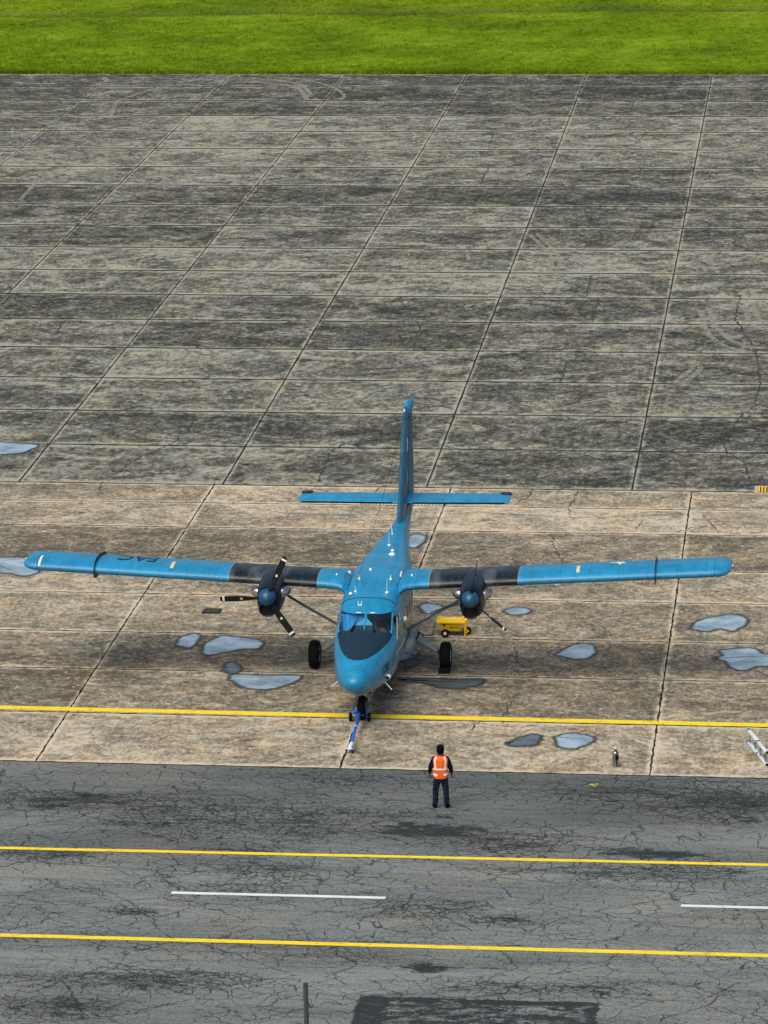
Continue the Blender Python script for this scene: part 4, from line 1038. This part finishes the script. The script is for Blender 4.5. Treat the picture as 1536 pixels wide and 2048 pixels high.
# body: pelvis, spine, neck, head, arms, legs in one surface (faces +Y, towards the aeroplane)
V_ = [(0, 0, .95), (0, .01, 1.15), (0, 0, 1.38), (0, 0, 1.50), (0, .015, 1.58), (0, .02, 1.68), (0, .02, 1.75),
      (-.19, 0, 1.42), (-.27, -.02, 1.18), (-.30, .04, .96), (-.31, .06, .88), (.19, 0, 1.42), (.27, -.02, 1.18), (.29, .04, .97), (.30, .06, .89),
      (-.10, 0, .88), (-.135, .0, .50), (-.15, -.02, .10), (-.16, .10, .04), (.10, 0, .88), (.135, .0, .50), (.15, -.02, .10), (.17, .09, .04)]
E_ = [(0, 1), (1, 2), (2, 3), (3, 4), (4, 5), (5, 6), (2, 7), (7, 8), (8, 9), (9, 10), (2, 11), (11, 12), (12, 13), (13, 14), (0, 15), (15, 16), (16, 17), (17, 18), (0, 19), (19, 20), (20, 21), (21, 22)]
R1 = [(.14, .10), (.13, .10), (.15, .11), .06, .07, .09, .06, .06, .045, .03, .03, .06, .045, .03, .03, .08, .06, .04, .02, .08, .06, .04, .02]
skinmesh('body', V_, E_, R1, M_skin, man)
jv = [(0, 0, .98), (0, .01, 1.16), (0, 0, 1.36), (0, 0, 1.47), (-.175, 0, 1.415), (-.265, -.02, 1.18), (-.305, .035, .98), (.175, 0, 1.415), (.265, -.02, 1.18), (.298, .035, .99)]
skinmesh('jacket', jv, [(0, 1), (1, 2), (2, 3), (2, 4), (4, 5), (5, 6), (2, 7), (7, 8), (8, 9)], [(.175, .125), (.165, .12), (.17, .125), (.09, .08), (.085, .085), .072, .052, (.085, .085), .072, .052], M_navy, man)
tv_ = [(0, 0, .98), (0, 0, .90), (-.105, 0, .80), (-.14, .0, .50), (-.15, -.01, .09), (.105, 0, .80), (.14, 0, .50), (.155, -.01, .09)]
skinmesh('trousers', tv_, [(0, 1), (1, 2), (2, 3), (3, 4), (1, 5), (5, 6), (6, 7)], [(.17, .12), (.165, .125), (.105, .11), .088, .082, (.105, .11), .088, .082], M_camo, man)
for s, a in ((-1, .35), (1, -.45)):
    skinmesh('boot', [(s*.145, -.07, .055), (s*.155, 0, .06), (s*.205, .15, .045), (s*.15, -.02, .17)], [(0, 1), (1, 2), (1, 3)], [(.062, .058), (.068, .066), (.06, .045), (.07, .07)], M_hood, man)
    # fingers: a slightly curled hand
    for k in range(4):
        x = s*.30; y = .03+.022*k
        skinmesh('finger', [(x, y, .90), (x+s*.004, y+.006, .855-.004*(k % 2)), (x-s*.008, y+.016, .825)], [(0, 1), (1, 2)], [.010, .009, .008], M_skin, man, 0, 1)
    skinmesh('thumb', [(s*.295, .03, .92), (s*.275, .0, .885), (s*.268, .005, .86)], [(0, 1), (1, 2)], [.012, .010, .009], M_skin, man, 0, 1)
b = MB(); rg = []
for z, rx, ry in ((1.56, .088, .095), (1.62, .104, .112), (1.68, .108, .118), (1.74, .10, .108), (1.785, .075, .08), (1.805, .03, .035)):
    rg.append([b.verts.new((rx*math.cos(t), .015+ry*math.sin(t), z)) for t in [2*PI*k/22 for k in range(22)]])
loft(b, rg); finish(b); obj('cap', b, M_hood, man, 60)
def vring(z, rx, ry, n=36, f=0.0, e=2.6): return [Vector((rx*math.copysign(abs(math.cos(t))**(2/e), math.cos(t)), ry*math.copysign(abs(math.sin(t))**(2/e), math.sin(t)), z+f*(math.sin(t) < -.1)*(-abs(math.sin(t))))) for t in [2*PI*k/n for k in range(n)]]
VR = [(.93, .20, .150, .055), (.99, .205, .158, .04), (1.08, .200, .156, .0), (1.22, .200, .158, 0), (1.34, .212, .158, 0), (1.43, .205, .15, 0), (1.475, .165, .128, 0), (1.505, .11, .105, 0)]
def vpt(z, t, lift=0.0, e=2.6):
    rx, ry, f = smooth_interp([(r[0], r[1], r[2], r[3]) for r in VR], z)
    return Vector(((rx+lift)*math.copysign(abs(math.cos(t))**(2/e), math.cos(t)), (ry+lift)*math.copysign(abs(math.sin(t))**(2/e), math.sin(t)), z-f*max(0, -math.sin(t))))
b = MB(); loft(b, [[b.verts.new(vpt(z, 2*PI*k/44)+Vector((random.gauss(0, .002), random.gauss(0, .003), 0))) for k in range(44)] for z in (.93, .96, 1.0, 1.05, 1.13, 1.22, 1.30, 1.37, 1.43, 1.475, 1.505)], False); finish(b)
vest = obj('vest', b, M_orange, man, 60)
def tape_h(z0, z1, t0=0, t1=2*PI):
    b = MB(); n = 44; loft(b, [[b.verts.new(vpt(z, t0+(t1-t0)*k/n, .004)) for k in range(n+1)] for z in (z0, (z0+z1)/2, z1)], False, False); obj('reflective_band', b, M_refl, vest, 60)
tape_h(1.13, 1.18)
tape_h(.99, 1.035, -PI, -PI*.60); tape_h(1.0, 1.045, -PI*.40, 0)
for s in (-1, 1):
    for back in (-1, 1):
        b = MB(); g_ = []
        for k in range(12):
            z = 1.18+(1.49-1.18)*k/11; row = []
            for j in range(3):
                xx = s*(.105+.03*(k/11)*(1)+.045*(j/2)) if k < 9 else s*(.125-.012*(k-8)+.04*(j/2))
                rx, ry, f = smooth_interp([(r[0], r[1], r[2], r[3]) for r in VR], z)
                yy = back*(ry+.006)*max(.02, 1-min(.999, abs(xx)/(rx+.006))**2.6)**(1/2.6); row.append(b.verts.new((xx, yy, z)))
            g_.append(row)
        loft(b, g_, False, False); obj('reflective_strap', b, M_refl, vest, 60)
# seated pilot, seen through the right-hand windscreen
seat = plane.matrix_basis if False else None
def loc2w(x, y, z):
    return Vector((AX+x*math.cos(AH)-y*math.sin(AH), AY+x*math.sin(AH)+y*math.cos(AH), z))
pil = thing('person', 'person seated in the cockpit behind the right-hand windscreen pane of the blue aeroplane', 'person', loc2w(.42, 3.38, 1.50), AH)
PV = [(0, 0, .08), (0, .04, .28), (0, .05, .46), (0, .03, .56), (0, .01, .66), (0, .01, .74), (-.17, .04, .42), (-.22, -.06, .22), (-.14, -.30, .24), (.17, .04, .42), (.22, -.06, .22), (.14, -.30, .24), (-.1, -.12, .06), (-.12, -.42, .05), (-.12, -.46, -.34), (.1, -.12, .06), (.12, -.42, .05), (.12, -.46, -.34)]
PE = [(0, 1), (1, 2), (2, 3), (3, 4), (4, 5), (2, 6), (6, 7), (7, 8), (2, 9), (9, 10), (10, 11), (0, 12), (12, 13), (13, 14), (0, 15), (15, 16), (16, 17)]
skinmesh('body', PV, PE, [(.14, .10), (.14, .1), (.14, .1), .055, .085, .075, .06, .045, .035, .06, .045, .035, .08, .06, .045, .08, .06, .045], plain('skin_light', (.34, .17, .12), .6), pil)
skinmesh('shirt', [(0, 0, .10), (0, .04, .28), (0, .045, .45), (-.165, .04, .42), (-.22, -.06, .24), (.165, .04, .42), (.22, -.06, .24)], [(0, 1), (1, 2), (2, 3), (3, 4), (2, 5), (5, 6)], [(.155, .115), (.155, .115), (.15, .11), .075, .062, .075, .062], plain('shirt_grey', (.16, .20, .20), .8), pil)
b = MB(); rg = []
for z, r in ((.66, .098), (.72, .10), (.77, .08), (.795, .03)): rg.append([b.verts.new((r*math.cos(t), .025+r*1.05*math.sin(t), z)) for t in [2*PI*k/16 for k in range(16)]])
loft(b, rg); finish(b); obj('hair', b, M_hood, pil, 60)

# ================================================================== GROUND EQUIPMENT
# ---- tow bar
tw = at(722, 1430); tow = thing('tow_bar', 'bright blue tow bar on small black wheels coupled to the nose wheel', 'tow bar', (-12.29, 93.03, 0), 0)
HE = at(699, 1506)-Vector((-12.29, 93.03, 0))
def wheel2(parent, c, r, w, seg=18, ax='Y', rimmat=None, name='wheel', rz=0.0):
    T = Matrix.Translation(c) @ Matrix.Rotation(rz, 4, 'Z') @ Matrix.Rotation(PI/2, 4, ax)
    h = w/2; b = MB(); lathe(b, [(r*.4, -h), (r*.8, -h), (r*.96, -h*.7), (r, -h*.2), (r, h*.2), (r*.96, h*.7), (r*.8, h), (r*.4, h)], T, seg); finish(b); o = obj(name, b, M_black, parent, 50)
    b = MB(); lathe(b, [(.001, -h*1.02), (r*.42, -h*1.04), (r*.42, h*1.04), (.001, h*1.02)], T, 14); finish(b); obj('rim', b, rimmat or M_dkg, o, 50); return o
for s in (-1, 1): wheel2(tow, (s*.25, .02, .125), .125, .075)
b = MB(); tube(b, [(-.22, .02, .20), (-.15, .03, .27), (.15, .03, .27), (.22, .02, .20)], .035, 8); tube(b, [(-.26, .02, .125), (.26, .02, .125)], .02, 8); obj('axle_frame', b, M_cobalt, tow, 50)
b = MB(); tube(b, [(-.17, .03, .27), (-.20, .22, .33), (-.17, .24, .33)], .022, 8); tube(b, [(.17, .03, .27), (.20, .22, .33), (.24, .24, .34)], .022, 8); box(b, (0, -.04, .22), (.26, .12, .06), bev=.01); obj('coupling_head', b, M_cobalt, tow, 50)
b = MB(); tube(b, [(0.0, .0, .27), HE+Vector((.03, .25, .19))], .042, 12); obj('bar', b, M_cobalt, tow, 50)
b = MB(); tube(b, [(0.0, .0, .31), (0.0, -.03, .315)], .05, 10); p1 = Vector((0, 0, .27)).lerp(HE+Vector((.03, .25, .19)), .48); tube(b, [p1+Vector((0, .03, .0)), p1-Vector((0, .03, .0))], .047, 12); obj('collar', b, M_white, tow, 50)
b = MB(); p2 = Vector((0, 0, .27)).lerp(HE+Vector((.03, .25, .19)), .62); tube(b, [p2+Vector((-.03, .1, -.02)), p2+Vector((-.09, -.02, -.10)), p2+Vector((-.07, -.28, -.12))], .02, 8); obj('jack_handle', b, M_deep, tow, 50)
b = MB(); tube(b, [HE+Vector((.03, .27, .19)), HE+Vector((.01, .10, .15)), HE+Vector((0, .0, .12))], [.045, .055, .03], 10); lathe(b, [(.05, 0), (.075, .01), (.075, .03), (.05, .04)], Matrix.Translation(HE+Vector((0, .02, .10))), 14); obj('hitch_eye', b, M_alu, tow, 50)
b = MB(); tube(b, [HE+Vector((-.10, 0, .09)), HE+Vector((.10, 0, .09))], .022, 8); tube(b, [HE+Vector((-.07, .12, .14)), HE+Vector((.09, .12, .14))], .02, 8); obj('castor_bracket', b, M_cobalt, tow, 50)
for s in (-1, 1): wheel2(tow, HE+Vector((s*.085, -.02, .05)), .05, .035, 12)

# ---- ground power cart
c0 = at(890, 1275); cart = thing('ground_power_cart', 'small yellow wheeled ground power cart with white-hubbed front wheel standing under the right engine', 'power cart', (c0.x-.20, c0.y+.02, 0), .02)
b = MB(); box(b, (.36, .30, .28), (.66, .44, .26), bev=.012, taper=.86); cb = obj('cart_body', b, M_ygse, cart, 40)
b = MB(); box(b, (.36, .055, .425), (.80, .03, .05), bev=.006); box(b, (.36, .545, .425), (.80, .03, .05), bev=.006); box(b, (-.04, .30, .425), (.03, .52, .05), bev=.006); box(b, (.76, .30, .425), (.03, .52, .05), bev=.006); obj('top_rim', b, M_ygse, cb, 40)
b = MB(); box(b, (.36, .30, .425), (.76, .46, .03)); box(b, (.36, .30, .46), (.70, .22, .05), bev=.015); obj('top_lid', b, M_ygse, cb, 40)
b = MB(); box(b, (.40, .22, .487), (.26, .05, .004)); obj('lid_label', b, M_white, cb)
for x in (.02, .70):
    b = MB(); lathe(b, [(.05, 0), (.05, .03), (.03, .04)], Matrix.Translation((x, .50, .45)), 12); obj('lifting_lug', b, M_ygse, cb, 50)
b = MB(); box(b, (.17, .082, .345), (.06, .01, .055)); box(b, (.30, .091, .29), (.004, .004, .004)); obj('socket_panel', b, M_black, cb)
b = MB(); lathe(b, [(.028, 0), (.028, .006), (.016, .007), (.016, .0)], Matrix.Translation((.38, .087, .28)) @ Matrix.Rotation(PI/2, 4, 'X'), 14); obj('round_badge', b, M_red, cb)
b = MB(); box(b, (.53, .084, .285), (.20, .006, .035)); obj('name_plate', b, plain('plate_tan', (.42, .25, .03), .5), cb)
for x in (.20, ):
    wheel2(cart, (x, .02, .118), .118, .075, 22, 'X', M_white); wheel2(cart, (x, .58, .118), .118, .075, 22, 'X', M_white)
b = MB(); tube(b, [(.20, .0, .118), (.20, .6, .118)], .018, 8); obj('axle', b, M_dkg, cart, 50)
wheel2(cart, (.83, .30, .118), .118, .07, 22, 'X', M_ygse)
b = MB(); box(b, (.80, .22, .24), (.045, .03, .42), bev=.006); box(b, (.80, .38, .24), (.045, .03, .42), bev=.006); box(b, (.80, .30, .45), (.06, .22, .04), bev=.006); box(b, (.775, .10, .225), (.05, .035, .45), bev=.006); obj('nose_fork', b, M_ygse, cart, 40)
# ---- cable
pts = [(-.07, .28, .33), (-.12, .26, .30), (-.16, .22, .15), (-.17, .17, .03), (-.22, .13, .015), (-.34, .12, .012), (-.44, .12, .015), (-.50, .14, .02)]
P1 = [Vector((cart.location.x+x, cart.location.y+y, z)) for x, y, z in pts]
g1 = at(846, 1275, .015); g2 = at(836, 1284, .015); g3 = at(828, 1281, .015)
fz = loc2w(.62, 7.7, 1.05)
def sl3(P, n=8):
    out = []
    for i in range(len(P)-1):
        p0, p1, p2, p3 = P[max(i-1, 0)], P[i], P[i+1], P[min(i+2, len(P)-1)]
        for k in range(n):
            t = k/n; q = .5*((2*p1)+(p2-p0)*t+(2*p0-5*p1+4*p2-p3)*t*t+(3*p1-p0-3*p2+p3)*t**3); q.z = max(q.z, .012); out.append(q)
    return out+[P[-1]]
P2 = P1+[g1, g2, g3, at(838, 1277, .02), at(847, 1271, .04), fz.lerp(at(842, 1264, .2), .7)+Vector((0, 0, -.05)), fz.lerp(at(842, 1264, .2), .35), fz]
b = MB(); tube(b, sl3(P2), .014, 7); o = obj('power_cable', b, M_red, None, 60); o['label'] = 'dark red power cable looping from the yellow cart to the aeroplane'; o['category'] = 'cable'

# ---- wheel chock at the main wheel
cc = loc2w(1.84, 6.10, 0); ch = MB()
v = [(-.16, -.10, 0), (.16, -.10, 0), (.16, .12, 0), (-.16, .12, 0), (-.16, -.06, .15), (.16, -.06, .15), (.16, .02, .16), (-.16, .02, .16)]
vv = [ch.verts.new(Vector(q)) for q in v]
for f in ((0, 1, 2, 3), (4, 5, 6, 7), (0, 1, 5, 4), (1, 2, 6, 5), (2, 3, 7, 6), (3, 0, 4, 7)): ch.faces.new([vv[i] for i in f])
finish(ch); bmesh.ops.bevel(ch, geom=ch.edges[:], offset=.008, segments=1, affect='EDGES')
o = obj('wheel_chock', ch, M_black, None, 30); o.location = cc; o.rotation_euler = (0, 0, .02); o['label'] = 'black rubber chock in front of the right-hand main wheel'; o['category'] = 'wheel chock'

# ---- fire extinguisher
e0 = at(1231, 1533); ext = thing('fire_extinguisher', 'upright stainless steel fire extinguisher standing on tan concrete near the asphalt edge', 'fire extinguisher', (e0.x, e0.y, 0), 0)
b = MB(); lathe(b, [(.070, 0), (.082, .012), (.084, .04), (.084, .36), (.078, .395), (.05, .42), (.022, .43)], Matrix(), 24); obj('cylinder', b, plain('stainless', (.36, .33, .28), .26, .9, var=.3), ext, 50)
b = MB(); lathe(b, [(.022, .425), (.024, .46), (.018, .47)], Matrix(), 12); obj('valve', b, M_black, ext, 50)
b = MB(); box(b, (-.005, .0, .495), (.045, .035, .05), bev=.006); box(b, (-.015, -.02, .53), (.018, .10, .012), Matrix.Rotation(.5, 3, 'X'), .003); obj('handle', b, M_white, ext)
b = MB(); tube(b, [(.02, -.01, .45), (.05, -.07, .42), (.045, -.095, .30), (.04, -.095, .12), (.035, -.092, .05)], .013, 8); obj('hose', b, M_black, ext, 60)
b = MB(); g_ = [[b.verts.new((.0855*math.sin(t), -.0855*math.cos(t), z)) for t in [.45+.9*k/8 for k in range(9)]] for z in (.05, .20)]; loft(b, g_, False, False); obj('instruction_label', b, plain('label_grey', (.25, .33, .36), .5), ext, 60)
b = MB(); g_ = [[b.verts.new((.0857*math.sin(t), -.0857*math.cos(t), z)) for t in [.1+1.25*k/8 for k in range(9)]] for z in (.205, .33)]; loft(b, g_, False, False); obj('warning_label', b, M_black, ext, 60)

# ---- ladder lying on its side
a0 = at(1498, 1488); a1 = at(1533, 1532); dv = (a1-a0); L = dv.length; ang = math.atan2(dv.y, dv.x)
lad = thing('ladder', 'aluminium ladder lying on its side with blue feet at the right edge of the concrete', 'ladder', (a0.x, a0.y, 0), ang)
for z in (.04, .37):
    b = MB(); box(b, (L*.24, 0, z), (L*.5, .10, .05), bev=.006); box(b, (L*.755, .0, z), (L*.47, .09, .05), bev=.006); obj('rail', b, M_alu, lad, 40)
    b = MB(); box(b, (-.06, 0.0, z), (.10, .10, .07), bev=.02); obj('foot', b, plain('foot_blue', (.02, .04, .30), .5), lad, 40)
    b = MB(); box(b, (L*.50, 0, z), (.05, .09, .06), bev=.006); obj('hinge', b, M_black, lad, 40)
    b = MB(); tube(b, [(L*.98, 0, z), (L*1.03, .03, z), (L*1.05, .22, z)], .03, 8); obj('end_cap', b, M_black, lad, 40)
for k in range(4):
    b = MB(); x = L*(.06+.29*k); tube(b, [(x, 0, .06), (x, 0, .35)], .014, 8); obj('rung', b, M_strut, lad, 40)
b = MB(); box(b, (L*.35, .02, .075), (L*.5, .03, .012)); obj('stay', b, M_alu, lad)

# ---- round post at the bottom
p0 = at(611, 1966, 1.32); k = 1
post = thing('post', 'slim dark grey metal post with domed cap at the bottom edge of the photo', 'post', (p0.x, p0.y, -.006), 0)
b = MB(); lathe(b, [(.052, 0), (.052, 1.28)], Matrix(), 20); obj('tube', b, plain('post_paint', (.055, .075, .075), .5, var=.2), post, 50)
b = MB(); lathe(b, [(.056, 1.275), (.056, 1.30), (.045, 1.325), (.001, 1.335)], Matrix(), 20); obj('cap', b, M_dkg, post, 50)
b = MB(); lathe(b, [(.11, 0), (.11, .012), (.055, .015)], Matrix(), 20); obj('base_plate', b, M_dkg, post, 50)

# ---- yellow grating at the right
g0 = at(1513, 985); gr = thing('drain_grating', 'yellow barred drain grating set in pale concrete at the right edge of the apron', 'drain grating', (g0.x, g0.y, 0), 0)
b = MB(); box(b, (.5, .32, .012), (1.15, .95, .012)); obj('surround', b, plain('pale_concrete', (.42, .36, .27), .8), gr)
b = MB(); box(b, (.5, .30, .022), (.92, .70, .01)); obj('pit', b, plain('grate_shadow', (.09, .05, .01), .9), gr)
for k in range(9):
    b = MB(); box(b, (.08+.105*k, .30, .040), (.05, .68, .03), bev=.004); obj('bar', b, M_ygse, gr)

# ---- dark cover in the slab on the left
m0, m1, m2, m3 = at(404, 1227), at(438, 1227), at(443, 1219), at(411, 1219)
cov = thing('access_cover', 'flat dark rectangular access cover in the concrete below the left propeller tip', 'access cover', tuple(m0), 0)
b = MB(); q = [p-m0 for p in (m0, m1, m2, m3)]; lo_ = [b.verts.new(p+Vector((0, 0, .004))) for p in q]; hi_ = [b.verts.new(p+Vector((0, 0, .022))) for p in q]; loft(b, [lo_, hi_]); finish(b); obj('plate', b, plain('cover_grey', (.035, .036, .032), .7, var=.3), cov)
b = MB(); tube(b, [p+Vector((0, 0, .018)) for p in q]+[q[0]+Vector((0, 0, .018))], .018, 6); obj('frame', b, M_black, cov)

# leaf litter on the road
p = at(1186, 1570); b = MB()
for k in range(14):
    x, y = random.gauss(0, .05), random.gauss(0, .09); a = random.uniform(0, 6)
    b.faces.new([b.verts.new((x+.03*math.cos(a+t), y+.03*math.sin(a+t)*.8, .004+.01*random.random())) for t in (0, 2.1, 4.2)])
o = obj('paint_flakes', b, M_yel, None); o.location = p; o['kind'] = 'stuff'
print('objects', len(D.objects), 'tris', sum(len(o.data.polygons) for o in D.objects if o.type == 'MESH'))
